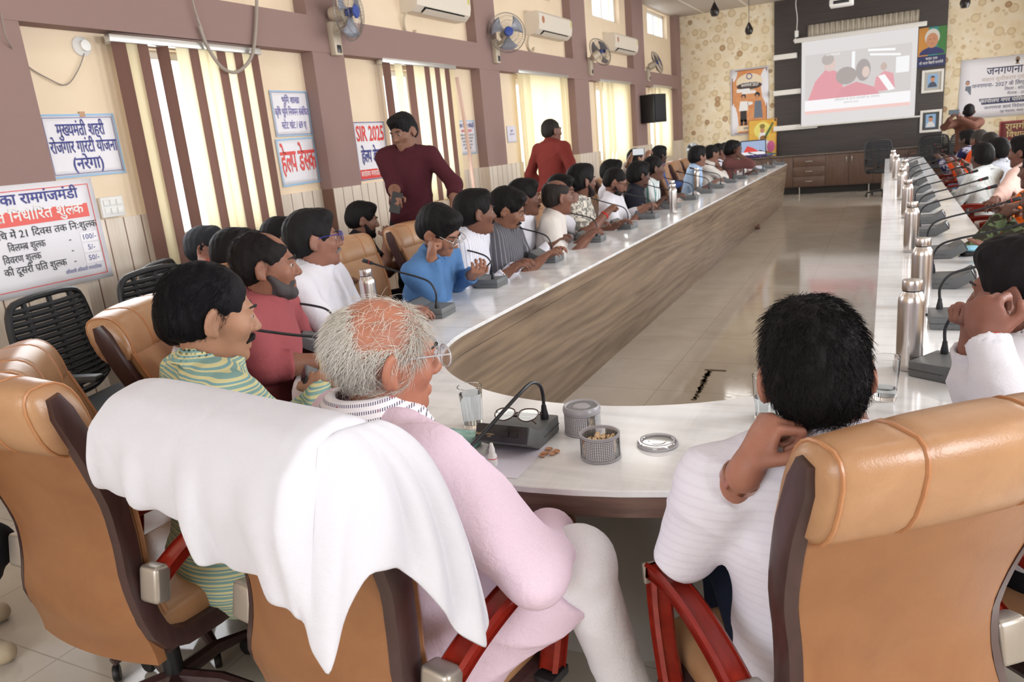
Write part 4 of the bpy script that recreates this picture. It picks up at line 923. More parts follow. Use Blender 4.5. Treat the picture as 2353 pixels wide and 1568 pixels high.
def ell(u, v, ru, rv, n=18, a0=0, a1=2*math.pi): return [fr(u+ru*math.cos(a0+(a1-a0)*k/(n-1)), v+rv*math.sin(a0+(a1-a0)*k/(n-1))) for k in range(n)]
for nm, pts, col, kk in (('red_shirt_left', [fr(.03, .16), fr(.36, .16), fr(.37, .42), fr(.3, .66), fr(.2, .7), fr(.1, .5)], '#dd9aa2', 3), ('red_shirt_middle', [fr(.3, .16), fr(.72, .16), fr(.66, .3), fr(.5, .42), fr(.36, .34)], '#d998a0', 4),
                         ('red_shirt_right', [fr(.66, .2), fr(.86, .22), fr(.84, .5), fr(.76, .56), fr(.68, .46)], '#df9fa6', 3), ('profile_head', ell(.24, .8, .06, .14), '#d9c3bc', 4), ('dark_hair_left', ell(.22, .88, .06, .1), '#b5aca9', 5), ('bent_head', ell(.4, .55, .1, .16), '#aaa19e', 5),
                         ('bent_head_right', ell(.56, .62, .07, .2), '#a8a09e', 5), ('face_right', ell(.585, .58, .035, .1), '#dcc7be', 6), ('far_head', ell(.75, .64, .03, .07), '#c4b0a8', 5), ('white_sheet', [fr(.7, .48), fr(.76, .5), fr(.86, .22), fr(.8, .2)], '#f4f3f4', 6),
                         ('pillar', [fr(.45, .5), fr(.48, .5), fr(.48, .97), fr(.45, .97)], '#f2f4f5', 3), ('light_tube_a', [fr(.6, .94), fr(.85, .9), fr(.85, .94), fr(.6, .98)], '#f6f6f7', 3), ('light_tube_b', [fr(.62, .86), fr(.9, .8), fr(.9, .84), fr(.62, .9)], '#f3f3f4', 3), ('window_glow', [fr(.86, .5), fr(.98, .5), fr(.98, .78), fr(.86, .78)], '#efeff0', 3)):
    pane(nm, pts, col, kk)
MPR = Matrix(((1, 0, 0, 0), (0, 0, -1, -.0065), (0, 1, 0, 0), (0, 0, 0, 1)))
letters([('जनगणना कार्य', -.45, 2.66, .03, .4, .004)], 'projected_lettering', emit('title_glow', '#f4f2f2', .9), e, .002, MPR)
letters([('प्रशिक्षण के दौरान प्रगणकों का अभ्यास', .0, 1.79, .035, 1.2, .004), ('जनगणना 2027', -.1, 1.73, .03, .5, .004)], 'projected_lettering', emit('line_grey', '#b9b3b4', .8), e, .002, MPR)
# pleated curtain strip above the screen
b = MB(); xa, xb = -1.5, .47; n = 84
b.rings([[(xa+(xb-xa)*k/n, YS-.12+.018*math.sin(k*1.57), z) for k in range(n+1)] for z in (2.9, 3.3)], closed=False)
o = b.build('curtain_strip', stripes('pale_curtain', '#cfc6b6', '#b3a898', 0, .05, .45)); solid(o, .003); tag(o, 'pale vertically pleated curtain strip above the projection screen', 'curtain')
# power box and cable hanging in front of the dark panel
e = empty('power_box', (-1.7, SYP+.02, 3.16), 0, 'small white power box on a hanging cable, upper left of the screen', 'power box'); MB().box((0, 0, 0), (.07, .04, .12), bevel=.006).build('box', m_white, e)
MB().tube(bez([(0, 0, .06), (.01, 0, .3), (-.02, 0, .55), (0, 0, .69)], 5), .008, 6).build('cable', m_white, e); MB().tube(bez([(0, 0, -.06), (-.06, 0, -.12), (-.03, 0, -.14)], 5), .006, 6).build('cable', m_white, e)
# ceiling projector
p = ony(1934, 6, 14.5); e = empty('ceiling_projector', (p.x, 14.5, p.z), 0, 'white projector hanging from the ceiling before the dark panel', 'projector')
MB().box((0, 0, 0), (.36, .3, .11), bevel=.02, seg=3).build('body', m_white, e); MB().box((0, -.152, 0), (.24, .01, .05), bevel=.003).build('grille', m_dp, e); MB().lathe([(.04, 0), (.04, .03), (.03, .03)], 16, (.08, .15, 0), Matrix.Rotation(R(-90), 3, 'X')).build('lens', m_dp, e)
MB().tube([(0, 0, .05), (0, 0, ZC-p.z)], .02, 10).build('mount', m_white, e)
# pendant lamps
m_pend = mat('dark_pendant', '#2a2422', .25, .4)
for px, py, yy, lab in ((1642, 22, 13.5, 'dark drop-shaped pendant lamp before the left wallpaper, higher one'), (1721, 66, 15.5, 'dark drop-shaped pendant lamp before the left wallpaper, lower one'), (2218, 2, 14.5, 'dark pendant lamp at the top edge before the right wallpaper')):
    p = ony(px, py, yy); e = empty('pendant_lamp', p, 0, lab, 'pendant lamp'); MB().lathe([(0, -.11), (.05, -.1), (.075, -.04), (.07, .0), (.035, .07), (.014, .11), (0, .115)], 20).build('shade', m_pend, e)
    MB().tube([(0, 0, .11), (0, 0, ZC-p.z)], .005, 6).build('cord', m_blk, e)
# small monitor with a picture on the cabinet
p = ony(1722, 345, 16.4); e = empty('small_monitor', (p.x, 16.9, .803), R(12), 'small monitor with red and white picture on the cabinet', 'monitor')
MB().box((0, 0, .2), (.52, .03, .32), bevel=.008).build('bezel', m_blackp, e); MB().span((-.24, -.018, .06), (.24, -.0155, .34)).build('screen', emit('monitor_blue', '#9fb0cf', .8), e, 0); MB().span((-.24, -.02, .06), (.24, -.0185, .12)).build('white_band', emit('monitor_white', '#e8e6ea', .8), e, 0)
b = MB(); b.poly([(-.2, -.021, .12), (.12, -.021, .12), (.0, -.021, .2), (-.12, -.021, .25)]); b.build('red_shape', emit('monitor_red', '#d6453c', .8), e, 0); MB().box((0, .02, .02), (.2, .16, .04), bevel=.006).build('stand', m_blackp, e)
# flower heap beside the painting
b = MB(); random.seed(5)
for k in range(60): b.ball((random.uniform(-.3, .3), random.uniform(-.06, .06), random.uniform(.012, .045)), random.uniform(.012, .022), u=7, v=5)
o = b.build('flower_petals', mat('violet_flowers', '#6b5aa0', .7)); o.location = (-2.45, 16.86, .803); tag(o, 'heap of violet and pink flowers before the leaning painting', 'flowers', kind='stuff')
# ---------------------------------------------------------------- wall fans, air conditioners, loudspeaker, pipes
m_fan = mat('fan_cream_plastic', '#cfc2ac', .4); m_guard = mat('fan_guard_wire', '#8f8a86', .35, .6); m_fblue = mat('fan_blue_hub', '#2f4a9c', .35); m_blade = mat('fan_blade', '#a9b0c2', .3, Transmission_Weight=.3)
def make_fan():
    e = empty('wall_fan', (0, 0, 0))
    # e.x points out of the wall; mount at the origin, head out front
    mt = MB().box((.03, 0, -.02), (.06, .1, .26), bevel=.012).build('wall_mount', m_fan, e); MB().box((.063, 0, -.1), (.006, .05, .06), bevel=.002).build('switch_plate', m_dp, mt)
    MB().tube(bez([(.05, 0, .05), (.13, 0, .08), (.17, 0, .13)], 4), .022, 8).build('arm', m_fan, e)
    return e
def fan_head(e, yaw, tilt):
    h = empty('fan_head', (.19, 0, .16)); h.parent = e; h.rotation_euler = (0, R(90-tilt), R(yaw))
    MB().lathe([(0, -.16), (.045, -.155), (.055, -.12), (.055, -.03), (.04, -.02), (0, -.02)], 18).build('motor', m_fan, h)
    b = MB(); RR = .215
    for k in range(48):
        a = 2*math.pi*k/48; ca, sa = math.cos(a), math.sin(a)
        b.tube([(ca*r, sa*r, z) for r, z in ((.05, .075), (.12, .072), (.19, .045), (RR, .01))], .0013, 3, caps=False)
        b.tube([(ca*r, sa*r, z) for r, z in ((.05, -.03), (.14, -.035), (RR, .0))], .0013, 3, caps=False)
    for r, z, t in ((RR, .005, .005), (.12, .074, .002), (.17, .058, .002)): b.tube([(r*math.cos(a), r*math.sin(a), z) for a in [2*math.pi*k/40 for k in range(40)]], t, 5, loop=True)
    b.build('guard', m_guard, h)
    MB().lathe([(0, .072), (.05, .072), (.052, .078), (.045, .086), (0, .09)], 24).build('hub_badge', m_fblue, h)
    for k in range(3):
        a = 2*math.pi*k/3; b = MB(); b.grid(lambda u, v: ((.03+.16*u)*math.cos(a+(v-.5)*(.5+.75*u)), (.03+.16*u)*math.sin(a+(v-.5)*(.5+.75*u)), .02+.03*(v-.5)), 5, 5); solid(b.build('blade', m_blade, h), .002)
    MB().lathe([(.035, .0), (.035, .04), (0, .045)], 16).build('hub', m_fblue, h)
for (px, py, yaw, tilt, lab) in ((762, 85, 8, -2, 'wall fan on the first full brown column, nearest the camera'), (1134, 115, -48, 4, 'wall fan facing the camera on the second brown column'), (1352, 150, 55, 28, 'wall fan tilted downward on the third brown column'), (1486, 168, 22, 22, 'wall fan above the black loudspeaker')):
    p = onx(px, py, XL); e = make_fan(); e.location = (XL+.0, p.y, p.z); tag(e, lab, 'wall fan', 'wall fans'); fan_head(e, yaw, tilt)
m_acw = mat('air_conditioner_white', '#e9dfd0', .4); m_sticker = mat('brown_sticker', '#b5795c', .5)
for y0, w, z, lab in ((6.55, 1.05, 2.82, 'split air conditioner at the top edge, nearest of three'), (9.42, 1.15, 2.86, 'split air conditioner between two brown columns, middle of three'), (12.5, 1.3, 2.86, 'split air conditioner farthest of three, above the third fan')):
    e = empty('air_conditioner', (XREC, y0, z), 0, lab, 'air conditioner', 'air conditioners')
    prof = [(0, 0), (.13, 0), (.19, .05), (.205, .12), (.205, .24), (.18, .27), (0, .27)]
    MB().prism([(x, 0, zz) for x, zz in prof], (0, w, 0)).build('body', m_acw, e, 30)
    MB().prism([(.135, .14*w, .004), (.186, .14*w, .046), (.176, .14*w, .052), (.12, .14*w, .008)], (0, .76*w, 0)).build('vent_slot', m_dp, e, 0)
    MB().prism([(.145, .14*w, -.012), (.2, .14*w, .022), (.198, .14*w, .026), (.143, .14*w, -.008)], (0, .76*w, 0)).build('louvre_flap', m_acw, e, 0)
    b = MB(); b.poly([(.206, .12*w+.045*math.cos(a), .17+.045*math.sin(a)) for a in [2*math.pi*k/20 for k in range(20)]]); b.build('sticker', m_sticker, e, 0)
    MB().span((.2055, w-.06, .16), (.2062, w-.02, .24)).build('energy_label', mat('yellow_label', '#d8cf6a', .5), e, 0)
    MB().tube(bez([(.06, .03, .02), (.04, -.02, -.06), (.02, .02, -.16), (.02, .14, -.2), (.02, .2, -.14)], 5), .012, 6).build('drain_pipe', m_fan, e)
pz = onx(1467, 252, XL+.05); e = empty('loudspeaker', (XL, 14.2, 1.93), R(0), 'black box loudspeaker on the brown column before the last blind', 'loudspeaker')
MB().box((.2, .0, 0), (.3, .42, .5), Matrix.Rotation(R(-18), 3, 'Z'), .012).build('cabinet', m_blackp, e); MB().box((.352, -.05, 0), (.012, .36, .44), Matrix.Rotation(R(-18), 3, 'Z'), .004).build('grille', m_blackm, e); MB().box((.03, 0, 0), (.06, .1, .12)).build('bracket', m_blackp, e)
m_pink = mat('pink_pvc_pipe', '#d9b7a6', .5)
p0, p1 = onx(1050, 178, XREC+.1), onx(1090, 432, XREC+.22)
o = MB().tube([p0, p0.lerp(p1, .5)+Vector((.01, 0, 0)), Vector((p1.x, p1.y, 1.0)), Vector((p1.x+.1, p1.y+.05, .02))], .02, 8).build('leaning_pole', m_pink); tag(o, 'pale pink pole leaning on the wall by the second blind', 'pole')
# cables on the nearest bay
m_cab2 = mat('grey_cable', '#a59a90', .5); m_thin = mat('thin_grey_wire', '#978b84', .6)
X2 = XL+.03
o = MB().tube(bez([onx(*p, X2) for p in ((590, -20), (588, 60), (578, 130), (545, 165), (510, 155), (478, 110), (458, 60))], 6), .012, 8).build('hanging_cable', m_cab2); tag(o, 'thick grey cable looping down in front of the first blind', 'cable')
o = MB().tube(bez([onx(*p, X2+.005) for p in ((438, -20), (447, 20), (462, 62), (452, 40), (466, 70))], 5), .006, 6).build('frayed_wire', m_cab2); tag(o, 'frayed thin wire hanging from the beam above the first blind', 'wire')
o = MB().tube(bez([onx(*p, XREC+.02) if p[0] > 60 else onx(*p, X2) for p in ((2, 30), (18, 95), (62, 150), (110, 180), (152, 195), (180, 160), (196, 112), (188, 108))], 6), .0035, 6).build('wall_wire', m_thin); tag(o, 'thin drooping wire from the column to the round wall socket', 'wire')
p = onx(185, 107, XREC); e = empty('round_socket', p, 0, 'round white socket on the cream wall left of the first blind', 'socket'); MB().lathe([(0, 0), (.055, 0), (.055, .012), (.03, .03), (.03, .05), (0, .052)], 20, rot=Matrix.Rotation(R(90), 3, 'Y')).build('socket_body', m_white, e)
# ================================================================ people: bodies, clothes and hair as smooth blended surfaces
def v3(*a): return np.array(a, dtype=np.float32)
def nrm(a): a = np.asarray(a, dtype=np.float32); return a/max(np.linalg.norm(a), 1e-9)
class Sdf:
    """distance field of blended shapes, meshed with surface nets"""
    def __init__(s): s.ops = []
    def add(s, f, lo, hi, k=.02, op='u'): s.ops.append((op, k, f, np.asarray(lo, np.float32), np.asarray(hi, np.float32))); return s
    def ell(s, c, r, A=None, k=.02, op='u'):
        c = np.asarray(c, np.float32); r = np.asarray(r, np.float32)
        A = np.eye(3, dtype=np.float32) if A is None else np.asarray(A, np.float32)
        e = np.sqrt(((A*r[:, None])**2).sum(0))
        def f(X, Y, Z):
            X, Y, Z = X-c[0], Y-c[1], Z-c[2]; q = [(A[i, 0]*X+A[i, 1]*Y+A[i, 2]*Z)/r[i] for i in range(3)]
            k0 = np.sqrt(q[0]**2+q[1]**2+q[2]**2); k1 = np.sqrt((q[0]/r[0])**2+(q[1]/r[1])**2+(q[2]/r[2])**2)+1e-6; return k0*(k0-1)/k1
        return s.add(f, c-e, c+e, k, op)
    def cap(s, a, b, ra, rb=None, k=.02, op='u', cut=False):
        a = np.asarray(a, np.float32); b = np.asarray(b, np.float32); rb = ra if rb is None else rb; d = b-a; L2 = float(d@d)+1e-9; R_ = max(ra, rb)
        dn = d/math.sqrt(L2)
        def f(X, Y, Z):
            X, Y, Z = X-a[0], Y-a[1], Z-a[2]; t = np.clip((X*d[0]+Y*d[1]+Z*d[2])/L2, 0, 1)
            g = np.sqrt((X-t*d[0])**2+(Y-t*d[1])**2+(Z-t*d[2])**2)-(ra+(rb-ra)*t)
            if cut: g = np.maximum(g, X*dn[0]+Y*dn[1]+Z*dn[2]-math.sqrt(L2))
            return g
        return s.add(f, np.minimum(a, b)-R_, np.maximum(a, b)+R_, k, op)
    def band(s, c, ax, R_, t, hh, flare=0.0, k=.006, squash=1.0):
        c = np.asarray(c, np.float32); ax = nrm(ax); x = nrm(np.cross(ax, [0.01, 1, .02])); y = np.cross(ax, x)
        def f(X, Y, Z):
            X, Y, Z = X-c[0], Y-c[1], Z-c[2]; z = ax[0]*X+ax[1]*Y+ax[2]*Z; u = x[0]*X+x[1]*Y+x[2]*Z; v = (y[0]*X+y[1]*Y+y[2]*Z)*squash
            return np.maximum(np.abs(np.sqrt(u*u+v*v)-R_-flare*z)-t, np.abs(z)-hh)
        m = R_+t+hh+abs(flare)*hh; return s.add(f, c-m, c+m, k)
    def plane(s, p, n, k=.01):
        p = np.asarray(p, np.float32); n = nrm(n); return s.add(lambda X, Y, Z: (X-p[0])*n[0]+(Y-p[1])*n[1]+(Z-p[2])*n[2], (0, 0, 0), (0, 0, 0), k, 'i')
    def mesh(s, name, h, m, parent, disp=None, smooth=1):
        U = [o for o in s.ops if o[0] == 'u']; mg = 3*h+.012
        lo = np.min([o[3] for o in U], 0)-mg; hi = np.max([o[4] for o in U], 0)+mg
        n = np.ceil((hi-lo)/h).astype(int)+1; ax = [(lo[i]+h*np.arange(n[i])).astype(np.float32) for i in range(3)]
        D = np.full(n, .4, np.float32)
        for op, k, f, l, q in s.ops:
            if op == 'i': sl = (slice(None),)*3
            else:
                i0 = np.clip(np.floor((l-k-2.5*h-lo)/h).astype(int), 0, n-1); i1 = np.clip(np.ceil((q+k+2.5*h-lo)/h).astype(int)+1, 1, n)
                if (i1 <= i0).any(): continue
                sl = tuple(slice(i0[i], i1[i]) for i in range(3))
            d = f(ax[0][sl[0]][:, None, None], ax[1][sl[1]][None, :, None], ax[2][sl[2]][None, None, :]); a = D[sl]
            if op == 'u': w = np.maximum(k-np.abs(a-d), 0)/k; D[sl] = np.minimum(a, d)-w*w*k*.25
            else:
                if op == 's': d = -d
                w = np.maximum(k-np.abs(a-d), 0)/k; D[sl] = np.maximum(a, d)+w*w*k*.25
        if disp is not None: D = D+disp(ax[0][:, None, None], ax[1][None, :, None], ax[2][None, None, :]).astype(np.float32)
        D[0], D[-1] = .1, .1; D[:, 0], D[:, -1] = .1, .1; D[:, :, 0], D[:, :, -1] = .1, .1
        V, F = snet(D, lo, h); me = bpy.data.meshes.new(name); me.vertices.add(len(V)); me.vertices.foreach_set('co', V.astype(np.float32).ravel())
        me.loops.add(F.size); me.loops.foreach_set('vertex_index', F.astype(np.int32).ravel()); me.polygons.add(len(F))
        me.polygons.foreach_set('loop_start', np.arange(0, F.size, 4, dtype=np.int32)); me.polygons.foreach_set('use_smooth', np.ones(len(F), bool)); me.update(calc_edges=True)
        o = link_mesh(name, me, m, parent); s.V = V; return o
def snet(D, lo, h):
    S = D < 0; c = np.zeros(np.array(D.shape)-1, np.int8); sl = (slice(None, -1), slice(1, None)); C8 = [(i, j, k) for i in (0, 1) for j in (0, 1) for k in (0, 1)]
    for i, j, k in C8: c += S[sl[i], sl[j], sl[k]]
    act = (c > 0) & (c < 8); I = np.argwhere(act); idx = np.full(act.shape, -1, np.int64); idx[act] = np.arange(len(I))
    v = {q: D[I[:, 0]+q[0], I[:, 1]+q[1], I[:, 2]+q[2]] for q in C8}; P = np.zeros((len(I), 3)); W = np.zeros(len(I))
    for q in C8:
        for a in range(3):
            if q[a]: continue
            r = list(q); r[a] = 1; r = tuple(r); A, B = v[q], v[r]; x = (A < 0) != (B < 0); t = np.where(x, A/np.where(x, A-B, 1), 0)
            for b in range(3): P[:, b] += np.where(x, q[b]+(t if b == a else 0), 0)
            W += x
    V = np.asarray(lo)+h*(I+P/W[:, None]); F = []
    for a in range(3):
        b, d = (a+1) % 3, (a+2) % 3; n = np.array(D.shape); s0 = [slice(None)]*3; s1 = [slice(None)]*3; s0[a] = slice(None, -1); s1[a] = slice(1, None)
        for q in (b, d): s0[q] = s1[q] = slice(1, n[q]-1)
        A, B = S[tuple(s0)], S[tuple(s1)]; E = np.argwhere(A != B)
        if not len(E): continue
        fl = A[tuple(E.T)]; E[:, b] += 1; E[:, d] += 1
        def g(ob, od):
            e = E.copy(); e[:, b] -= ob; e[:, d] -= od; return idx[e[:, 0], e[:, 1], e[:, 2]]
        q = np.stack([g(1, 1), g(0, 1), g(0, 0), g(1, 0)], 1); q[~fl] = q[~fl][:, ::-1]; F.append(q)
    return V, np.concatenate(F)
def folds(amp, seed, f=24):
    r = np.random.RandomState(seed); ph = r.uniform(0, 6, 6)
    def d(X, Y, Z):
        a = np.sin(f*(Z*.8+X*.55)+2.2*np.sin(8*Y+ph[0])+1.3*np.sin(13*X+ph[1])); b = np.sin(f*1.7*(Z*.35-X*.6+Y*.7)+1.8*np.sin(11*Z+ph[2])+ph[3])
        c = (1-np.abs(np.sin(f*.62*(Z*.75+X*.7-Y*.35)+2.6*np.sin(6*Z+5*Y+ph[4])+ph[5])))**3; e = (1-np.abs(np.sin(f*.5*(Z*.5-X*.8+Y*.45)+2.2*np.sin(7*Z-4*Y+ph[1])+ph[2])))**3
        return amp*(.3*a+.2*b-1.0*c-.8*e+.25)
    return d
def strandn(amp, seed):
    def d(X, Y, Z): return amp*(np.sin(230*X+40*Y+seed)*np.sin(60*Z+90*Y)+.7*np.sin(170*Y+120*X+2*seed))
    return d
# ---------------------------------------------------------------- skin, hair, cloth materials
_mc = {}
def skin(c):
    if c not in _mc:
        m = mat('skin', c, .5, spec=.35); v = coords(m); n = noise(m, v, 14, 4); a = lin(c); g_ = sum(a)/3; a = tuple(.8*x+.2*g_ for x in a)
        L(m, ramp(m, n, [(.35, tuple(x*.86 for x in a)), (.65, tuple(min(1, x*1.1) for x in a))]), BS(m).inputs['Base Color']); bump(m, noise(m, v, 260, 2), .08, .003); _mc[c] = m
    return _mc[c]
def hairm(c, rough=.62):
    if ('h', c) not in _mc:
        m = mat('hair', c, rough, spec=.16); bump(m, noise(m, coords(m, (260, 260, 40)), 1.2, 3), .5, .004); _mc[('h', c)] = m
    return _mc[('h', c)]
SK = ['#8a5a40', '#9c6a4c', '#7a4b35', '#a8755a', '#6b4130']
m_eye = mat('eye_white', '#a8998e', .3); m_iris = mat('iris_brown', '#1c110c', .15); m_brow = mat('brow_hair', '#171312', .7)
def rotv(v, ax, a):
    ax = nrm(ax); v = np.asarray(v, np.float32); return v*math.cos(a)+np.cross(ax, v)*math.sin(a)+ax*(ax@v)*(1-math.cos(a))
def add_hand(S, W, d, n, side, kind, h, sc=1.0):
    d = nrm(d); n = np.asarray(n, np.float32); n = nrm(n-d*(n@d)); th = np.cross(d, n) if side == 'R' else np.cross(n, d); A = np.array([d, th, n])
    S.ell(W+d*.05*sc, (.05*sc, .041*sc, .0165*sc), A, .012); S.cap(W-d*.02, W+d*.03*sc, .026*sc, .024*sc, .015)
    cv = {'relax': (22, 32, 22), 'flat': (4, 8, 6), 'fist': (78, 88, 62), 'hold': (42, 52, 38), 'point': (70, 80, 60)}[kind]
    for i, (o, ln) in enumerate(((.03, .92), (.0105, 1.02), (-.0095, .95), (-.028, .76))):
        p = W+d*(.088-.004*abs(i-1))*sc+th*o*sc; q = rotv(d, th*0+nrm(np.cross(d, n)), 0); e = nrm(d+th*o*2.2); ang = 0
        for j, (sl, rr) in enumerate(((.042, .0092), (.027, .0083), (.021, .0074))):
            if not (kind == 'point' and i == 0): ang += R(cv[j]+3*i)
            e2 = nrm(e*math.cos(ang)+n*math.sin(ang)); p2 = p+e2*sl*ln*sc; S.cap(p, p2, max(rr*sc, .75*h), max(rr*.9*sc, .7*h), .005); p = p2
    p = W+d*.025*sc+th*.03*sc; c = {'fist': .75, 'hold': .55}.get(kind, .3); e = nrm(d*.62+th*.7+n*c*.6); p2 = p+e*.042*sc; S.cap(p, p2, .0125*sc, .0105*sc, .01)
    e = nrm(d*.95+th*(.25-.6*c)+n*c*.9); p3 = p2+e*.032*sc; S.cap(p2, p3, max(.0102*sc, .75*h), max(.0085*sc, .7*h), .005)
def strands(o, V, A, Hc, n, ln, up, comb, m, seed, r=.0005, wild=.35, keep=None):
    """thin hairs rooted on the surface points V (head axes A); comb = head-frame flow direction"""
    rs = np.random.RandomState(seed)
    P = (V-Hc) @ A.T; nr = P/np.array([.082, .103, .094])**2; nr /= np.linalg.norm(nr, axis=1)[:, None]
    ok = np.ones(len(P), bool) if keep is None else keep(P); P, nr = P[ok], nr[ok]; k = rs.randint(0, len(P), n); P, nr = P[k], nr[k]
    C = comb(P); C = C+rs.normal(0, wild, C.shape); C -= nr*(C*nr).sum(1)[:, None]; C /= np.linalg.norm(C, axis=1)[:, None]+1e-6
    Ls = ln*rs.uniform(.6, 1.3, n)[:, None]; pts = []
    u = up*rs.uniform(.3, 1.2, n)[:, None]
    for t in (0, .35, .7, 1.0): pts.append(P+nr*(u*Ls*(t*(1.25-.75*t))-.001)+C*Ls*t)
    sd = np.cross(nr, C); tri = [sd, -.5*sd+.87*nr, -.5*sd-.87*nr]; Vv = []
    for j, q in enumerate(pts):
        for w in tri: Vv.append(q+w*r*(1, .9, .7, .25)[j])
    Vv = np.stack(Vv, 1).reshape(-1, 3) @ A+Hc; base = np.arange(n)[:, None]*12; F = []
    for j in range(3):
        for i in range(3): F.append(base+np.array([3*j+i, 3*j+(i+1) % 3, 3*j+3+(i+1) % 3, 3*j+3+i]))
    F = np.concatenate(F); me = bpy.data.meshes.new('hair_strands'); me.vertices.add(len(Vv)); me.vertices.foreach_set('co', Vv.astype(np.float32).ravel())
    me.loops.add(F.size); me.loops.foreach_set('vertex_index', F.astype(np.int32).ravel()); me.polygons.add(len(F)); me.polygons.foreach_set('loop_start', np.arange(0, F.size, 4, dtype=np.int32)); me.update(calc_edges=True)
    q = link_mesh('hair_strands', me, m, o); q['kind'] = 'stuff'; return q
PEOPLE = {}
def person(label, head, yaw, hd=(0, 0, 0), pose='sit', lean=4, side=0, twist=0, h=.012, s=1.0, sk=SK[0], hair='short', hc='#120f10', shirt=None, sleeve='long', kurta=False, pants=None, arms=None,
           belly=0.0, face=True, beard=None, must=None, specs=None, group=None, seed=1, hh=None, collar=True, fold=.0055, legs=True, shoes=None, sh=None, wide=1.0, knees=None, cat='person', kw=None, aw=None, loose=1.0, cuff=.94):
    """head: world point at the middle of the head; yaw of the body (0 faces the screen, -90 the table from the window side)"""
    Y = R(yaw); sh = sh or h
    ly = R(lean); sy = R(side); u = nrm((math.sin(sy), math.sin(ly), math.cos(ly)*math.cos(sy))); nv = nrm(u*.6+v3(0, .16, .55))
    off = u*.50*s+nv*.126*s; c, sn = math.cos(Y), math.sin(Y)
    wo = np.array([off[0]*c-off[1]*sn, off[0]*sn+off[1]*c, off[2]]); root = Vector((head[0]-wo[0], head[1]-wo[1], 0)); zp = head[2]-wo[2]
    def loc(p): x, y = p[0]-root.x, p[1]-root.y; return v3(x*c+y*sn, -x*sn+y*c, p[2])
    P = v3(0, 0, zp); Nk = P+u*.50*s; Hc = Nk+nv*.126*s; rx = rotv((1, 0, 0), u, R(twist)); rx = nrm(rx-u*(rx@u)); fw = np.cross(u, rx)
    e = empty('person', root, Y, label, cat, group)
    # head axes
    hy, hp, hr = (R(a) for a in hd); hf = v3(-math.sin(hy)*math.cos(hp), math.cos(hy)*math.cos(hp), -math.sin(hp)); hx = v3(math.cos(hy), math.sin(hy), 0); hx = rotv(hx, hf, hr); hu = np.cross(hx, hf); A = np.array([hx, hf, hu])
    def H(x, y, z): return Hc+s*(x*hx+y*hf+z*hu)
    def B(x, y, z): return P+s*(x*rx+y*fw+z*u)
    S = Sdf()
    def E(c_, r_, k=.015, op='u', ax=A): S.ell(H(*c_), [q*s for q in r_], ax, k, op)
    E((0, -.015, .032), (.0755, .096, .086)); E((0, .03, -.03), (.062, .064, .085), .03); E((0, .04, -.085), (.046, .047, .034), .02); E((0, .079, -.1), (.019, .017, .016), .02)
    if face:
        S.cap(H(-.034, .08, .024), H(.034, .08, .024), .0135*s, None, .016); S.cap(H(0, .087, .014), H(0, .11, -.026), .0085*s, .0125*s, .012)
        for t in (-1, 1):
            E((t*.012, .1, -.031), (.0095, .011, .008), .006); E((t*.04, .064, -.022), (.024, .022, .024), .02); E((t*.031, .096, .004), (.016, .011, .0095), .012, 's'); S.ell(H(t*.031, .079, .0045), (.0135*s, .0135*s, .0125*s), A, .004)
        S.cap(H(-.019, .09, -.063), H(.019, .09, -.063), .0062*s, None, .006); S.cap(H(-.016, .0895, -.073), H(.016, .0895, -.073), .0072*s, None, .006); S.cap(H(-.024, .098, -.0675), H(.024, .098, -.0675), .0022*s, None, .003, 's')
    for t in (-1, 1):
        ea = np.array([rotv(hx, hu, t*R(30)), rotv(hf, hu, t*R(30)), nrm(hu-hf*.18)])
        S.ell(H(t*.083, -.012, -.006), (.0085*s, .022*s, .035*s), ea, .006); S.ell(H(t*.0905, -.004, -.002), (.007*s, .012*s, .020*s), ea, .004, 's'); S.ell(H(t*.08, -.002, -.034), (.007*s, .009*s, .011*s), ea, .004)
    S.cap(P+u*.42*s+fw*.012*s, H(0, -.018, -.05), .055*s, .053*s, .03)
    S.ell(B(0, .0, .34), (.13*s, .075*s, .17*s), np.array([rx, fw, u]), .03); S.ell(B(0, 0, .12), (.12*s, .08*s, .15*s), np.array([rx, fw, u]), .05)
    # arms
    arms = arms or {}; J = {}
    for t, sd in ((-1, 'L'), (1, 'R')):
        a = dict(arms.get(sd, {})); Sh = B(t*.18*wide, -.005, .45)
        tgt = a.get('w'); tgt = (loc(tgt) if tgt is not None else (a['l'] if 'l' in a else ((t*.12, .33, .795) if pose == 'sit' else (t*.27, .08, zp-.02)))); tgt = np.asarray(tgt, np.float32)
        l1, l2 = .295*s, .26*s; dv = tgt-Sh; dd = float(np.linalg.norm(dv))
        if dd > (l1+l2)*.985: tgt = Sh+dv/dd*(l1+l2)*.985; dv = tgt-Sh; dd = (l1+l2)*.985
        dd = max(dd, .12); ca = max(-1, min(1, (l1*l1+dd*dd-l2*l2)/(2*l1*dd))); hint = np.asarray(a.get('e', (t*.35, -.35, -1)), np.float32); dn = nrm(dv); hv = nrm(hint-dn*(hint@dn))
        El = Sh+dn*l1*ca+hv*l1*math.sqrt(1-ca*ca)
        if 'ew' in a: El = loc(a['ew'])
        J[sd] = (Sh, El, tgt)
        S.cap(Sh, El, .043*s, .037*s, .03); S.cap(El, El+(tgt-El)*.35, .038*s, .040*s, .02); S.cap(El+(tgt-El)*.35, tgt, .040*s, .0265*s, .02)
        fd = nrm(tgt-El); hdv = a.get('d'); hdv = np.asarray(hdv, np.float32) if hdv is not None else fd; nn = np.asarray(a.get('n', (0, 0, -1)), np.float32)
        if abs(nrm(nn)@nrm(hdv)) > .95: nn = v3(0, .3, -1)
        add_hand(S, tgt, hdv, nn, sd, a.get('hand', 'relax'), h, s)
    # legs
    Lg = {}
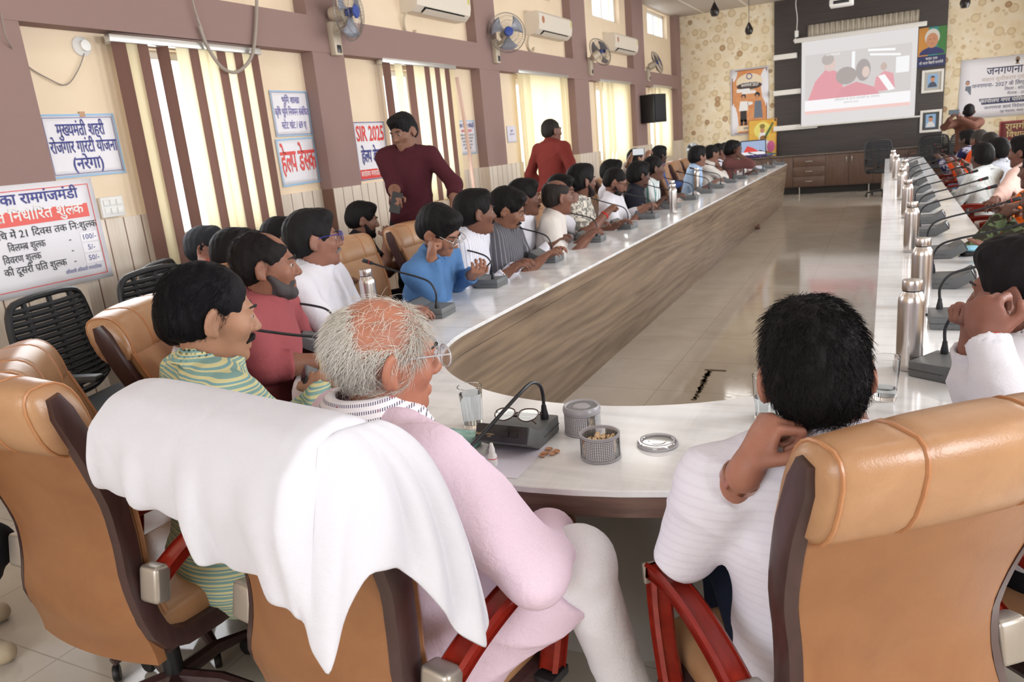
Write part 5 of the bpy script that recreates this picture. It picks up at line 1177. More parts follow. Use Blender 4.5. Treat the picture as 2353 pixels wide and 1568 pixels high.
    for t, sd in ((-1, 'L'), (1, 'R')):
        if pose == 'sit':
            kn = knees[0 if t < 0 else 1] if knees else (t*.12, .38*s, zp+.02); hp_ = P+v3(t*.09, .0, -.02); kn = loc(kw[0 if t < 0 else 1]) if kw else np.asarray(kn, np.float32); an = loc(aw[0 if t < 0 else 1]) if aw else kn+v3(0, -.06, -(kn[2]-.09))
        else: hp_ = P+v3(t*.09, 0, -.02); kn = v3(t*.1, .02, zp*.52); an = v3(t*.105, -.02, .09)
        Lg[sd] = (hp_, kn, an)
        if legs: S.cap(hp_, kn, .06*s, .048*s, .03); S.cap(kn, an, .046*s, .033*s, .02); S.cap(an+v3(0, -.03, -.04), an+v3(0, .13, -.055), .034, .028, .03)
    body = S.mesh('body', h, skin(sk), e)
    # shirt
    T = Sdf(); AX3 = np.array([rx, fw, u]); w = wide
    T.ell(B(0, .0, .33), (.178*s*w, .115*s, .185*s), AX3, .05); T.ell(B(0, .012+.03*belly, .15), (.165*s*w+.02*belly, (.12+.05*belly)*s, .17*s), AX3, .06); T.cap(B(-.165*w, -.01, .445), B(.165*w, -.01, .445), .062*s, None, .05); T.cap(B(-.09, -.012, .465), B(.09, -.012, .465), .062*s, None, .05)
    for t in (-1, 1): T.cap(B(t*.15, -.008, .458), B(t*.055, -.014, .485), .05*s, .046*s, .04)
    T.ell(P+v3(0, .0, .02), (.178*s*w, .14*s, .12*s), None, .06)
    if kurta:
        for sd in 'LR': T.cap(Lg[sd][0], Lg[sd][0]*.12+Lg[sd][1]*.88, .1*s, .085*s, .08, cut=True)
        T.cap(P+v3(0, .1, -.02), P+v3(0, .3, -.01), .1*s, .08*s, .08)
    for t, sd in ((-1, 'L'), (1, 'R')):
        Sh, El, Wr = J[sd]
        if sleeve == 'short': T.cap(Sh, Sh+(El-Sh)*.82, .067*s, .061*s, .03, cut=True)
        else:
            T.cap(Sh, El, .064*s*loose, .052*s*loose, .035); q = .34 if sleeve == 'roll' else cuff; T.cap(El, El+(Wr-El)*q, .052*s*loose, (.050 if sleeve == 'roll' else .040*loose)*s, .03, cut=True)
            if sleeve == 'roll': c0 = El+(Wr-El)*.27; T.band(c0, Wr-El, .05*s, .007, .028, k=.004)
            else: c0 = El+(Wr-El)*(cuff-.06); T.band(c0, Wr-El, .038*s, .0045, .03, k=.004)
    T.cap(Nk-nv*.035*s, Nk+nv*.2*s, .057*s, .07*s, .012, 's')
    if collar:
        ca = nrm(nv+fw*.25); T.band(Nk+nv*.016*s+fw*.002*s, ca, .0765*s, .0065, .026*s, flare=-.3, k=.005)
    T.mesh('kurta' if kurta else 'shirt', sh, shirt, e, folds(fold, seed))
    # trousers
    if pants is not None:
        Q = Sdf(); Q.ell(P+v3(0, 0, -.02), (.165*s, .125*s, .11*s), None, .05)
        for sd in 'LR':
            hp_, kn, an = Lg[sd]; Q.cap(hp_, kn, .088*s, .066*s, .05); Q.cap(kn, an+v3(0, 0, .02), .064*s, .05*s, .03, cut=True)
        Q.mesh('trousers', max(sh, .011), pants, e, folds(.003, seed+7, 17))
    if shoes is not None:
        for sd in 'LR':
            an = Lg[sd][2]; Z = Sdf(); Z.cap(an+v3(0, -.035, -.045), an+v3(0, .14, -.055), .043, .037, .02); Z.cap(an+v3(0, -.02, -.04), an+v3(0, -.01, 0), .045, .045, .02); Z.plane(v3(0, 0, .004), (0, 0, -1), .004); Z.mesh('shoe', .009, shoes, e)
    # hair
    if hair != 'none':
        G = Sdf(); dark = hairm(hc)
        def GE(c_, r_, k=.015, op='u'): G.ell(H(*c_), [q*s for q in r_], A, k, op)
        th = {'short': .006, 'crop': .003, 'full': .014, 'big': .020, 'bald': .004, 'recede': .006, 'long': .012}[hair]
        GE((0, -.018, .036), (.0772+th*.35, .098+th, .088+th)); GE((0, -.048, -.012), (.068+th*.35, .062+th, .058+th*.5), .03)
        if hair in ('full', 'big'): GE((0, .05, .088+th*.4), (.06+th*.3, .042, .03+th*.4), .03)
        if hair == 'recede': GE((0, .055, .118), (.042, .075, .052), .012, 's')
        if hair == 'bald': GE((0, .0, .112), (.057, .085, .062), .012, 's')
        if hair == 'long': G.cap(H(0, -.06, .02), H(0, -.085, -.13), .06*s, .045*s, .03)
        G.plane(H(0, .084+th*.5, .08), hx*0+hf*.93-hu*.36, .012)
        G.plane(H(0, -.05, -.062 if hair != 'long' else -.3), -hu+hf*.32, .012)
        for t in (-1, 1): G.ell(H(t*.083, .006, -.02), (.02*s, .03*s, .042*s), A, .008, 's'); G.ell(H(t*.08, .04, -.075), (.03*s, .05*s, .045*s), A, .008, 's')
        ho = G.mesh('hair', hh or max(h*.7, .005), dark, e, strandn(.0016 if h < .01 else .002, seed)); PEOPLE[label] = (e, ho, G.V, A, Hc)
    else: PEOPLE[label] = (e, None, S.V, A, Hc)
    if face:
        if h < .0115:
            for t in (-1, 1):
                ey = MB().ball(H(t*.031, .0805, .004), .0122*s, u=14, v=10).build('eye', m_eye, e); q = H(t*.031, .0805, .004)+.0058*s*hf; MB().ball(q, .0078*s, u=10, v=8).build('iris', m_iris, ey)
        b = MB()
        for t in (-1, 1): b.tube([H(t*x, y, z) for x, y, z in ((.014, .0985, .025), (.03, .097, .031), (.05, .08, .027))], [.003*s, .0042*s, .002*s], 6)
        b.build('eyebrows', m_brow, e)
        if must: b = MB(); b.tube([H(x, y, z) for x, y, z in ((-.033, .08, -.063), (-.018, .096, -.053), (0, .102, -.05), (.018, .096, -.053), (.033, .08, -.063))], [.003*s, .0075*s, .007*s, .0075*s, .003*s], 8); b.build('moustache', hairm(must), e)
        if beard:
            G = Sdf(); G.ell(H(0, .037, -.08), (.056*s, .056*s, .045*s), A, .02); G.ell(H(0, .08, -.1), (.024*s, .022*s, .022*s), A, .02)
            for t in (-1, 1): G.cap(H(t*.062, .018, -.03), H(t*.048, .05, -.08), .014*s, .018*s, .02)
            G.cap(H(-.028, .086, -.055), H(.028, .086, -.055), .01*s, None, .015); G.ell(H(0, .098, -.068), (.02*s, .02*s, .009*s), A, .006, 's'); G.plane(H(0, .04, -.03), hu*.9+hf*.36, .015); G.mesh('beard', max(h*.7, .005), hairm(beard), e, strandn(.0016, seed+3))
        if specs is not None:
            g = make_specs('spectacles', specs); g.parent = e; g.scale = (s,)*3; M4 = Matrix.Identity(4)
            q = H(0, .112, .006)
            for i in range(3): M4[i][0], M4[i][1], M4[i][2], M4[i][3] = hx[i], hf[i], hu[i], q[i]
            g.matrix_local = M4 @ Matrix.Scale(s, 4)
    e['_j'] = 0; del e['_j']; return e, J, H, root, Y
def band_on(e, J, sd, t, m, name, r=.033, w=.006, wide=1):
    """bracelet, thread or watch strap on the forearm (t along elbow-wrist)"""
    Sh, El, Wr = J[sd]; c = El+(Wr-El)*t; a = Vector(nrm(Wr-El)); x = a.orthogonal().normalized(); y = a.cross(x); n = 20
    b = MB(); rings = []
    for rr, z in ((r, -w*wide), (r+.003, -w*wide*.8), (r+.003, w*wide*.8), (r, w*wide)): rings.append([Vector(c)+rr*(math.cos(2*math.pi*k/n)*x+math.sin(2*math.pi*k/n)*y)+a*z for k in range(n)])
    return b.rings(rings, caps=False).build(name, m, e)
# ================================================================ the people
def W3(*a): return np.array(a, float)
c_white = fabric('white_cotton', '#dcdae2'); c_offw = fabric('off_white_cotton', '#d9d2cc'); c_pink = fabric('pale_pink_cotton', '#dcc4d4', fold=.35); c_red = fabric('dusty_red_shirt', '#9a5054'); c_maroon = fabric('maroon_shirt', '#4a2028'); c_rust = fabric('rust_kurta', '#6e2a25')
c_denim = fabric('blue_denim', '#5379a8', 500, .22); c_black = fabric('black_tee', '#1c1b1f'); c_lblue = fabric('light_blue_shirt', '#a8c3e4'); c_brown = fabric('brown_shirt', '#6b4442'); c_dkpant = fabric('dark_trousers', '#1d1c22'); c_grey = fabric('light_grey_shirt', '#b9bcc6')
c_navy = fabric('dark_navy_tee', '#22232c'); c_tan = fabric('tan_shawl', '#c49a70'); c_orange = fabric('orange_saree', '#e0702a'); c_jean = fabric('pale_jeans', '#8fb0d8'); c_sandb = fabric('brown_kurta', '#5f3e33'); c_scarf = mat('red_scarf', '#b5221f', .8); c_dhoti = fabric('white_dhoti', '#e2e0e6')
s_kurta = stripes('yellow_teal_stripes', '#d6cf9e', '#84a8a4', 2, .021, .34, third='#7ea7ad'); s_pinkline = stripes('pink_white_stripes', '#e6dadd', '#cdb9bf', 'ang', .014, .35); s_blueline = stripes('white_blue_pinstripe', '#e3e2ea', '#b4b4c8', 'ang', .016, .22)
s_grey = stripes('grey_pinstripe', '#57555c', '#8d8c92', 'ang', .018, .16); s_green = stripes('white_green_stripes', '#e2e4e4', '#5f8a88', 'ang', .05, .25); s_fine = stripes('white_fine_stripe', '#e2dfea', '#dedae6', 2, .02, .3); s_grid = stripes('white_check', '#dcdedd', '#c3cac9', (.7, .7, .2), .02, .25)
def pattern(name, a, b_, sc):
    m = mat(name, a, .85, spec=.2); v = coords(m); L(m, ramp(m, noise(m, v, sc, 3, .6, .8), [(.42, b_), (.5, a)], 'CONSTANT'), BS(m).inputs['Base Color']); return m
s_pat = pattern('cream_leaf_print', '#d8d2c6', '#7d7a74', 26); s_flor = pattern('floral_print', '#e0b8a0', '#a83a34', 12); s_dark = pattern('dark_floral_print', '#39352c', '#6b7a58', 16); s_nvw = pattern('navy_white_print', '#2a2a52', '#b9b5c8', 11); s_wn = pattern('white_navy_print', '#dcdfe8', '#4a5c86', 22); s_scarf = pattern('black_white_headcloth', '#c9ccd0', '#26282c', 24)
WL = -2.44
# ---- front: white-haired man in pale pink kurta (towel chair)
hp = dep(882, 822, 1.56)
eP, JP, HP, rP, yP = person('elderly white-haired man in pale pink kurta and clear spectacles, seen from behind', hp, -16, (-22, 8, 4), twist=-8, lean=3, h=.0052, sh=.0075, sk='#b0694a', hair='none', shirt=c_pink, kurta=True, pants=c_dhoti, specs=m_clearf, belly=.6, s=1.06, wide=.98, seed=4, collar=False, fold=.008,
    arms={'R': dict(w=W3(-.645, 1.37, .665), ew=onz(1232, 1312, .715), hand='relax', n=(0, .2, -1)), 'L': dict(l=(-.12, .33, .68))}, kw=(W3(-1.0, 1.62, .56), W3(*dep(1330, 1292, 1.57))), aw=(W3(-.95, 1.7, .09), W3(-.47, 1.42, .09)), loose=1.18)
_, _, V, A, Hc = PEOPLE['elderly white-haired man in pale pink kurta and clear spectacles, seen from behind']
Vh = V[np.linalg.norm(V-Hc, axis=1) < .17]; m_whair = mat('white_hair', '#d9d2c8', .4)
def scalp(P): return (P[:, 2] > -.075+.0*P[:, 1]) & (P[:, 1]*.93-P[:, 2]*.36 < .048) & (P[:, 2] > -.062) & (np.abs(P[:, 0]) < .088) & ~((np.abs(P[:, 0]) > .068) & (P[:, 1] > -.035) & (P[:, 2] < .02) & (P[:, 2] > -.06))
def side_back(P): return scalp(P) & ((P[:, 2] < .045) | (P[:, 1] < -.07) | (P[:, 1] > .03))
def comb_side(P): return np.stack([-.3*np.sign(P[:, 0]+.01), -.55+0*P[:, 0], -.75+0*P[:, 0]], 1)
def comb_top(P): return np.stack([.8+0*P[:, 0], -.5-0*P[:, 0], -.1+0*P[:, 0]], 1)
strands(eP, Vh, A, Hc, 5200, .042, .16, comb_side, m_whair, 1, .00055, .4, side_back)
strands(eP, Vh, A, Hc, 420, .05, .45, comb_top, m_whair, 2, .00045, .7, scalp)
# printed stole round his neck
def stole_mat():
    m = mat('printed_stole', '#e8e2e6', .8); v = coords(m); s = sep(m, v); f = math_(m, 'FRACT', math_(m, 'MULTIPLY', s[2], 75)); g = math_(m, 'FRACT', math_(m, 'MULTIPLY', math_(m, 'ADD', s[0], s[1]), 160))
    k = ramp(m, f, [(0, '#55506a'), (.42, '#e8e2e6')], 'CONSTANT'); k2 = ramp(m, g, [(0, (0, 0, 0)), (.45, (1, 1, 1))], 'CONSTANT'); dots = mixc(m, k2, k, '#e8e2e6')
    n = noise(m, v, 42, 2); L(m, mixc(m, ramp(m, n, [(.66, (0, 0, 0)), (.68, (1, 1, 1))], 'CONSTANT'), dots, '#c93a52'), BS(m).inputs['Base Color']); return m
m_stole = stole_mat(); G = Sdf(); q = Hc+0
nk = HP(0, -.032, -.112)
G.band(nk+v3(0, 0, .012), nrm(v3(0, .05, 1)), .094, .011, .036, flare=-.75, k=.012); G.band(nk+v3(0, .0, -.012), nrm(v3(0, .12, 1)), .118, .009, .018, flare=-.6, k=.012)
for t in (-1, 1): G.cap(nk+v3(t*.075, .05, -.02), nk+v3(t*.085, .135, -.2), .03, .034, .03); G.cap(nk+v3(t*.085, .135, -.2), nk+v3(t*.09, .2, -.42), .032, .03, .03)
G.mesh('printed_stole', .006, m_stole, eP, folds(.002, 5, 40))
# ---- man at right front, leaning his head on his hand
hp = dep(1870, 862, 1.29)
eM, JM, HM, rM, yM = person('black-haired man in white shirt leaning his cheek on his fist, seen from behind', hp, 16, (-4, 6, -4), lean=-4, side=-5, h=.0055, sh=.0075, sk='#a8684e', hair='full', hc='#171416', shirt=s_fine, pants=fabric('dark_jeans', '#1e2436'), sleeve='long', seed=9, cuff=.74, s=1.0, hh=.004, wide=1.06,
    arms={'L': dict(w=np.array(dep(1720, 1072, 1.25)), ew=W3(-.325, 1.30, .705), hand='fist', d=(.5, .1, 1), n=(.9, .3, -.4)), 'R': dict(l=(.14, .42, .8))}, knees=((-.16, .46, .5), (.16, .46, .5)))
_, ho, V, A, Hc = PEOPLE['black-haired man in white shirt leaning his cheek on his fist, seen from behind']
def comb_back(P): return np.stack([.25*np.sign(P[:, 0]), -.5+0*P[:, 0], -.8+.3*(P[:, 2] > .09)], 1)
strands(eM, V, A, Hc, 6500, .026, .22, comb_back, hairm('#171416'), 3, .0006, .5)
m_rose = mat('rose_gold', '#b98a78', .25, 1); w_ = band_on(eM, JM, 'L', .88, m_rose, 'wristwatch', .031, .009); MB().lathe([(0, 0), (.017, 0), (.018, .004), (.015, .008), (0, .008)], 18, Vector(JM['L'][1]+(JM['L'][2]-JM['L'][1])*.88)+Vector((.028, .012, 0)), Matrix.Rotation(R(90), 3, 'Y')).build('watch_case', m_blackp, w_)
# ---- man in yellow and teal striped kurta
hp = dep(484, 724, 2.03)
eS, JS, HS, rS, yS = person('moustached man in yellow and teal striped kurta, head bowed', hp, -26, (-6, 12, 2), lean=5, h=.0062, sh=.008, sk='#b07a58', hair='short', hc='#141216', shirt=s_kurta, kurta=True, pants=s_kurta, must='#1a1718', belly=.5, s=1.12, wide=1.08, seed=6, hh=.0045, fold=.006,
    arms={'R': dict(w=np.array(onz(735, 905, .795)), e=(.9, -.3, -.8)), 'L': dict(l=(-.1, .42, .8))})
_, ho, V, A, Hc = PEOPLE['moustached man in yellow and teal striped kurta, head bowed']
strands(eS, V, A, Hc, 4500, .024, .12, comb_back, hairm('#141216'), 4, .0006, .3, lambda P: (P[:, 1] < .035) & (P[:, 2] > -.045))
band_on(eS, JS, 'R', .93, m_steelb, 'wristwatch', .032, .009)
# person hidden behind him in pink stripes
person('person in pink striped shirt almost hidden behind the striped kurta', dep(452, 740, 2.32), -42, (0, 5, 0), lean=-2, h=.011, sk=SK[0], hair='short', shirt=s_pinkline, pants=c_dkpant, seed=12, wide=1.05, arms={'L': dict(l=(-.1, .28, .62)), 'R': dict(l=(.1, .28, .62))})
# ---- man in dusty red shirt with grey beard
hp = dep(612, 612, 2.8)
eR, JR_, HR, rR, yR = person('balding man with grizzled beard in dusty red shirt, forearms on the table', hp, -66, (14, 4, 0), lean=8, h=.0075, sh=.009, sk='#8f583e', hair='recede', hc='#1a1516', shirt=c_red, sleeve='roll', pants=c_dkpant, beard='#4a4546', s=1.06, wide=1.06, seed=14, hh=.0055,
    arms={'R': dict(w=np.array(onz(755, 828, .79)), ew=np.array(onz(618, 845, .80)), hand='relax'), 'L': dict(w=np.array(onz(668, 800, .79)), e=(-.6, 0, -.8))})
_, ho, V, A, Hc = PEOPLE['balding man with grizzled beard in dusty red shirt, forearms on the table']; strands(eR, V, A, Hc, 1500, .022, .3, comb_back, hairm('#1a1516'), 5, .0006, .5, lambda P: (P[:, 1] < .03) & (P[:, 2] > -.04))
band_on(eR, JR_, 'R', .9, mat('thread_red', '#d8402f', .8), 'thread_band', .031, .005); band_on(eR, JR_, 'R', .84, mat('thread_yellow', '#e0b83a', .8), 'thread_band', .032, .003)
# ---- white shirt, blue spectacles
hp = onx(722, 552, -2.32)
eW, JW, *_ = person('man in open white shirt with blue spectacles, looking toward the screen', hp, -72, (28, 0, 0), lean=0, h=.0085, sh=.0095, sk='#96604a', hair='full', hc='#1c1a1c', shirt=c_white, pants=c_white, specs=mat('blue_frame', '#3a3f9a', .3), must='#7a7374', belly=.5, s=1.06, wide=1.06, seed=17, hh=.006,
    arms={'R': dict(l=(.12, .40, .8)), 'L': dict(l=(-.12, .36, .78))})
# ---- blue denim, head on hand, phone
hp = onx(1010, 533, -2.0)
eB, JB, HB, rB, yB = person('young man in blue denim shirt resting his cheek on his hand over a phone', hp, -84, (-4, 30, 8), lean=22, side=6, h=.008, sh=.0095, sk='#a0674a', hair='big', hc='#151315', shirt=c_denim, pants=c_dkpant, specs=m_steel, s=1.0, seed=19, hh=.0055,
    arms={'R': dict(w=np.array(onx(992, 598, -1.99)), ew=np.array(onz(1000, 682, .8)), hand='fist', d=(-.1, .1, 1), n=(-.6, .5, .2)), 'L': dict(w=np.array(onx(1085, 632, -1.9)), ew=np.array(onz(1020, 668, .8)) if False else np.array(onz(1050, 650, .8)), hand='hold', n=(0, .2, .9))})
p = np.array(onx(1112, 620, -1.86)); phone(Vector(p), (R(42), R(-8), R(-62)), 'phone held by the young man in blue denim', '#8f8f96')
# ---- along the window side
def row(px, py, x, label, **k):
    k.setdefault('lean', 13); k.setdefault('s', 1.05); return person(label, onx(px, py, x), k.pop('yaw', -80), k.pop('hd', (38, 4, 0)), seed=px % 97, **k)
row(1093, 490, -2.13, 'man in white shirt with fine stripes, turned toward the screen', h=.0095, shirt=s_blueline, pants=c_dkpant, sk='#7d4c36', hair='full', must='#1a1718', yaw=-78, hd=(34, 2, 0), hh=.007)
row(1166, 482, -2.13, 'man in grey pinstriped shirt looking down', h=.0095, shirt=s_grey, sleeve='short', pants=c_dkpant, sk='#8a573f', hair='full', yaw=-84, hd=(16, 24, 4), lean=9, must='#1a1718', hh=.007)
row(1206, 456, -2.3, 'thin man in white shirt, between grey pinstripes and the balding man', h=.01, shirt=c_white, pants=c_dkpant, sk='#6e422f', hair='full', yaw=-80, hd=(26, 4, 0), must='#1a1718', hh=.008)
row(1282, 455, -2.12, 'balding man in beige short-sleeved shirt', h=.0095, shirt=c_offw, sleeve='short', pants=c_dkpant, sk='#7d4b36', hair='bald', hc='#2a2422', yaw=-70, hd=(26, 4, 0), hh=.007)
p = onx(1290, 440, -2.3); person('man in white shirt holding his chin, behind the balding man', p, -78, (-6, 10, 0), h=.0105, shirt=c_white, sleeve='roll', pants=c_dkpant, sk='#7a4a36', hair='full', beard='#221d1c', seed=33, lean=8, arms={'R': dict(w=np.array(onx(1318, 470, -2.2)), e=(.6, 0, -1), hand='fist', d=(-.1, .2, 1), n=(-.5, -.5, 0))})
o = row(1338, 418, -2.2, 'man in cream leaf-print shirt with red wrist thread', h=.0105, shirt=s_pat, sleeve='short', pants=c_dkpant, sk='#7a4b38', hair='big', yaw=-82, hd=(42, 0, 0), beard='#241e1d', arms={'R': dict(w=np.array(onx(1395, 489, -1.95)), e=(.8, 0, -.8), hand='fist'), 'L': dict(l=(-.1, .4, .8))})
band_on(o[0], o[1], 'R', .88, c_scarf, 'thread_band', .032, .007)
row(1414, 420, -2.25, 'bearded man in white shirt and glasses looking down', h=.0115, shirt=c_white, sleeve='short', pants=c_dkpant, sk='#855440', hair='crop', yaw=-84, hd=(10, 26, 0), beard='#1a1616', specs=m_blackp, lean=8, wide=1.06)
person('black-haired person half hidden behind the bearded man in white', dep(1408, 398, 7.4), -88, (20, 5, 0), h=.013, shirt=c_white, pants=c_dkpant, sk=SK[1], hair='full', seed=40)
o = row(1469, 404, -2.25, 'man in black tee with white number seven on the sleeve', h=.0115, shirt=c_navy, sleeve='short', pants=c_dkpant, sk='#5f3a2b', hair='big', yaw=-80, hd=(34, 6, 0))
n7 = letters([('7', 0, -.03, .06, None, .02)], 'number', m_wink, o[0], 0); Sh, El, Wr = o[1]['R']
n7.matrix_local = Matrix.Translation(Vector((Sh+El)/2)+Vector((.069, -.012, -.01))) @ Matrix(((-.25, .1, .95), (.95, .1, .25), (0, 1, -.1))).to_4x4() @ Matrix.Rotation(R(8), 4, 'Z')
row(1503, 388, -2.2, 'man in white shirt with green stripes beside number seven', h=.0115, shirt=s_green, sleeve='short', pants=c_dkpant, sk='#6a4231', hair='short', yaw=-80, hd=(24, 4, 0))
p = dep(1462, 366, 8.9); e_, J_, *_ = person('person in white holding up a phone to film', p, -60, (20, 0, 0), h=.013, shirt=c_offw, sleeve='roll', pants=c_dkpant, sk=SK[1], hair='short', seed=44, arms={'L': dict(w=np.array(dep(1447, 365, 8.55)), e=(-1, .2, -.4), hand='hold', d=(.3, .4, 1)), 'R': dict(w=np.array(dep(1484, 366, 8.5)), e=(.8, .2, -.6), hand='hold', d=(-.3, .4, 1))})
phone(dep(1467, 349, 8.45), (R(90), R(90), R(-12)), 'raised phone with bright screen held by the person in white', '#d8dade')
o = person('person in blue with red scarf by the wall below the loudspeaker', dep(1516, 358, 10.4), -70, (30, 4, 0), h=.013, shirt=fabric('blue_cloth', '#4f64a0'), pants=fabric('teal_cloth', '#2f7a72'), sk='#4f3024', hair='big', seed=46)
G = Sdf(); HH = o[2]; G.band(HH(0, -.02, -.14), (0, .1, 1), .08, .014, .03, flare=-.5); G.cap(HH(-.05, .06, -.16), HH(-.06, .1, -.4), .035, .03, .03); G.mesh('red_scarf', .013, c_scarf, o[0])
o = person('person with black and white headcloth in light blue, near the wallpaper corner', dep(1592, 349, 12.1), -60, (70, 4, 0), h=.015, shirt=c_lblue, pants=c_dkpant, sk=SK[1], hair='short', seed=47)
G = Sdf(); HH = o[2]; G.ell(HH(0, -.02, .03), (.1, .12, .11), o and PEOPLE['person with black and white headcloth in light blue, near the wallpaper corner'][3], .02); G.cap(HH(0, -.05, -.05), HH(0, -.06, -.13), .075, .07, .03); G.plane(HH(0, .05, .05), PEOPLE['person with black and white headcloth in light blue, near the wallpaper corner'][3][1], .01); G.mesh('headcloth', .013, s_scarf, o[0])
row(1604, 361, -2.2, 'man in light blue shirt seated by a steel bottle', h=.013, shirt=c_lblue, sleeve='roll', pants=c_dkpant, sk='#8a5c48', hair='big', yaw=-82, hd=(38, 0, 0))
row(1636, 355, -2.25, 'man in white shirt with hand to his mouth, right of light blue shirt', h=.0135, shirt=c_offw, sleeve='roll', pants=c_dkpant, sk='#8a5c48', hair='short', yaw=-84, hd=(30, 6, 0), arms={'R': dict(l=(.0, .2, 1.02), e=(.6, .2, -1), hand='fist', d=(0, 0, 1))})
row(1652, 350, -2.3, 'man in white shirt left of the brown-shirted man', h=.0135, shirt=c_white, pants=c_dkpant, sk='#7a4c3a', hair='short', yaw=-82, hd=(34, 4, 0))
row(1668, 347, -2.35, 'dark-haired person behind the brown-shirted man', h=.0145, shirt=c_white, pants=c_dkpant, sk=SK[2], hair='short', yaw=-84, hd=(34, 4, 0))
row(1683, 346, -2.0, 'man in brown shirt leaning his head on his hand, last on the window side', h=.013, shirt=c_brown, sleeve='roll', pants=c_dkpant, sk='#6f4636', hair='big', yaw=-80, hd=(30, 8, 0), lean=10, arms={'R': dict(l=(.14, .2, 1.1), e=(.8, .4, -1), hand='fist', d=(-.3, 0, 1))})
# ---- by the window wall
o = person('young man by the wall with red wrist thread, hand behind his neck', dep(478, 572, 4.55), -64, (22, 2, 0), h=.009, shirt=pattern('camouflage_print', '#7d7f7c', '#c9c9c6', 30), sleeve='short', pants=c_dkpant, sk='#8a5440', hair='big', hc='#232428', seed=51, hh=.007, arms={'R': dict(w=np.array(dep(474, 610, 4.42)), e=(.9, .5, -.5), hand='relax', d=(-.6, -.3, .5), n=(-.4, 0, 1))})
band_on(o[0], o[1], 'R', .9, c_scarf, 'thread_band', .033, .008)
person('person with thick black hair behind the red-shirted man', dep(548, 588, 3.75), -62, (8, 4, 0), h=.0095, shirt=c_black, pants=c_dkpant, sk=SK[0], hair='big', seed=53, hh=.007, face=True)
person('dark-haired man whose face shows between the red shirt and the white shirt', dep(651, 552, 4.3), -64, (18, 4, 0), h=.0095, shirt=c_grey, pants=c_dkpant, sk='#8a5a44', hair='full', seed=54, hh=.007)
person('bearded man in black tee seated by the panelled wall', dep(834, 506, 5.35), -56, (6, 12, 0), h=.0095, shirt=c_black, sleeve='short', pants=c_dkpant, sk='#7f523e', hair='full', beard='#1d1818', seed=55, hh=.0075, lean=8, wide=1.1, arms={'R': dict(w=np.array(dep(890, 545, 5.2)), e=(.9, 0, -.7)), 'L': dict(l=(-.05, .4, .8))})
# ---- standing
hp = dep(927, 304, 5.45)
eT, JT, HT, rT, yT = person('standing man in maroon shirt holding a phone, glancing down', hp, 194, (-20, 16, 4), pose='stand', lean=6, side=-3, h=.0085, sh=.0095, sk='#8f5f48', hair='full', hc='#141315', shirt=c_maroon, sleeve='roll', pants=c_dkpant, shoes=m_dark, must=None, seed=61, hh=.006, s=1.04, wide=.97,
    arms={'R': dict(w=np.array(dep(908, 450, 5.25)), ew=np.array(dep(905, 430, 5.5)), hand='hold'), 'L': dict(w=np.array(dep(1043, 500, 5.4)), ew=np.array(dep(1046, 425, 5.5)), hand='relax')})
phone(dep(910, 466, 5.16), (R(70), R(20), R(40)), 'dark phone in the hand of the standing man in maroon')
hp = dep(1268, 302, 7.9)
person('standing man in rust kurta with his back to the camera', hp, -22, (-14, 2, 0), pose='stand', lean=3, h=.01, sh=.011, sk='#7a4a38', hair='crop', hc='#26221f', shirt=c_rust, pants=c_dkpant, shoes=m_dark, seed=63, hh=.008, s=1.02, wide=1.06, arms={'L': dict(l=(-.17, .14, 1.02), e=(-1, -.6, -.5)), 'R': dict(l=(.17, .16, 1.05), e=(1, -.7, -.5))})
o = person('man in brown kurta standing to film with a raised phone at far right', dep(2226, 257, 12.2), -20, (24, -4, 0), pose='stand', lean=0, h=.013, sk='#6b4030', hair='short', shirt=c_sandb, pants=c_dkpant, shoes=m_dark, seed=64, arms={'L': dict(w=np.array(dep(2184, 274, 11.98)), e=(-1, .3, -.8), hand='hold', d=(.3, .3, 1)), 'R': dict(w=np.array(dep(2203, 270, 11.95)), e=(1, .4, -.8), hand='hold', d=(-.3, .3, 1))})
phone(dep(2192, 258, 11.93), (R(90), R(90), R(10)), 'phone held up by the man in brown kurta at far right', '#55606a')
# ---- bottle side
hp = dep(2350, 672, 1.74)
o = person('man with gold earring and red wrist thread clasping his hands at his mouth, right edge', hp, 48, (16, 6, 0), lean=14, loose=1.0, cuff=.86, h=.006, sh=.0075, sk='#8a5240', hair='full', hc='#151216', shirt=c_white, sleeve='long', pants=c_dkpant, seed=71, hh=.0045, arms={'L': dict(w=np.array(dep(2272, 790, 1.52)), ew=np.array(dep(2310, 915, 1.46)), hand='fist', d=(.1, .3, 1), n=(.9, .2, -.2)), 'R': dict(w=np.array(dep(2236, 800, 1.62)), ew=np.array(dep(2262, 915, 1.66)), hand='fist', d=(.1, .1, 1), n=(-.9, .3, -.2))})
band_on(o[0], o[1], 'L', .96, c_scarf, 'thread_band', .035, .012)
MB().tube([Vector(o[2](-.088+.0*k, -.006+.008*math.cos(a), -.047+.009*math.sin(a))) for k, a in enumerate([2*math.pi*j/14 for j in range(14)])], .0018, 6, loop=True).build('earring', mat('gold', '#d8a84a', .2, 1), o[0])
def rrow(px, py, d, label, **k): return person(label, dep(px, py, d), k.pop('yaw', 62), k.pop('hd', (-30, 4, 0)), seed=px % 89, **k)
rrow(2256, 362, 6.9, 'man in white checked shirt, black hair, on the bottle side', h=.011, shirt=s_grid, pants=c_dkpant, sk='#5f3a2c', hair='full', yaw=56, hd=(-30, 2, 0), arms={'L': dict(l=(-.1, .4, .68)), 'R': dict(l=(.1, .38, .68))})
rrow(2292, 348, 7.4, 'man in light grey shirt behind the white checked shirt', h=.0115, shirt=c_grey, pants=c_dkpant, sk='#5a3629', hair='full', yaw=58, hd=(-24, 2, 0))
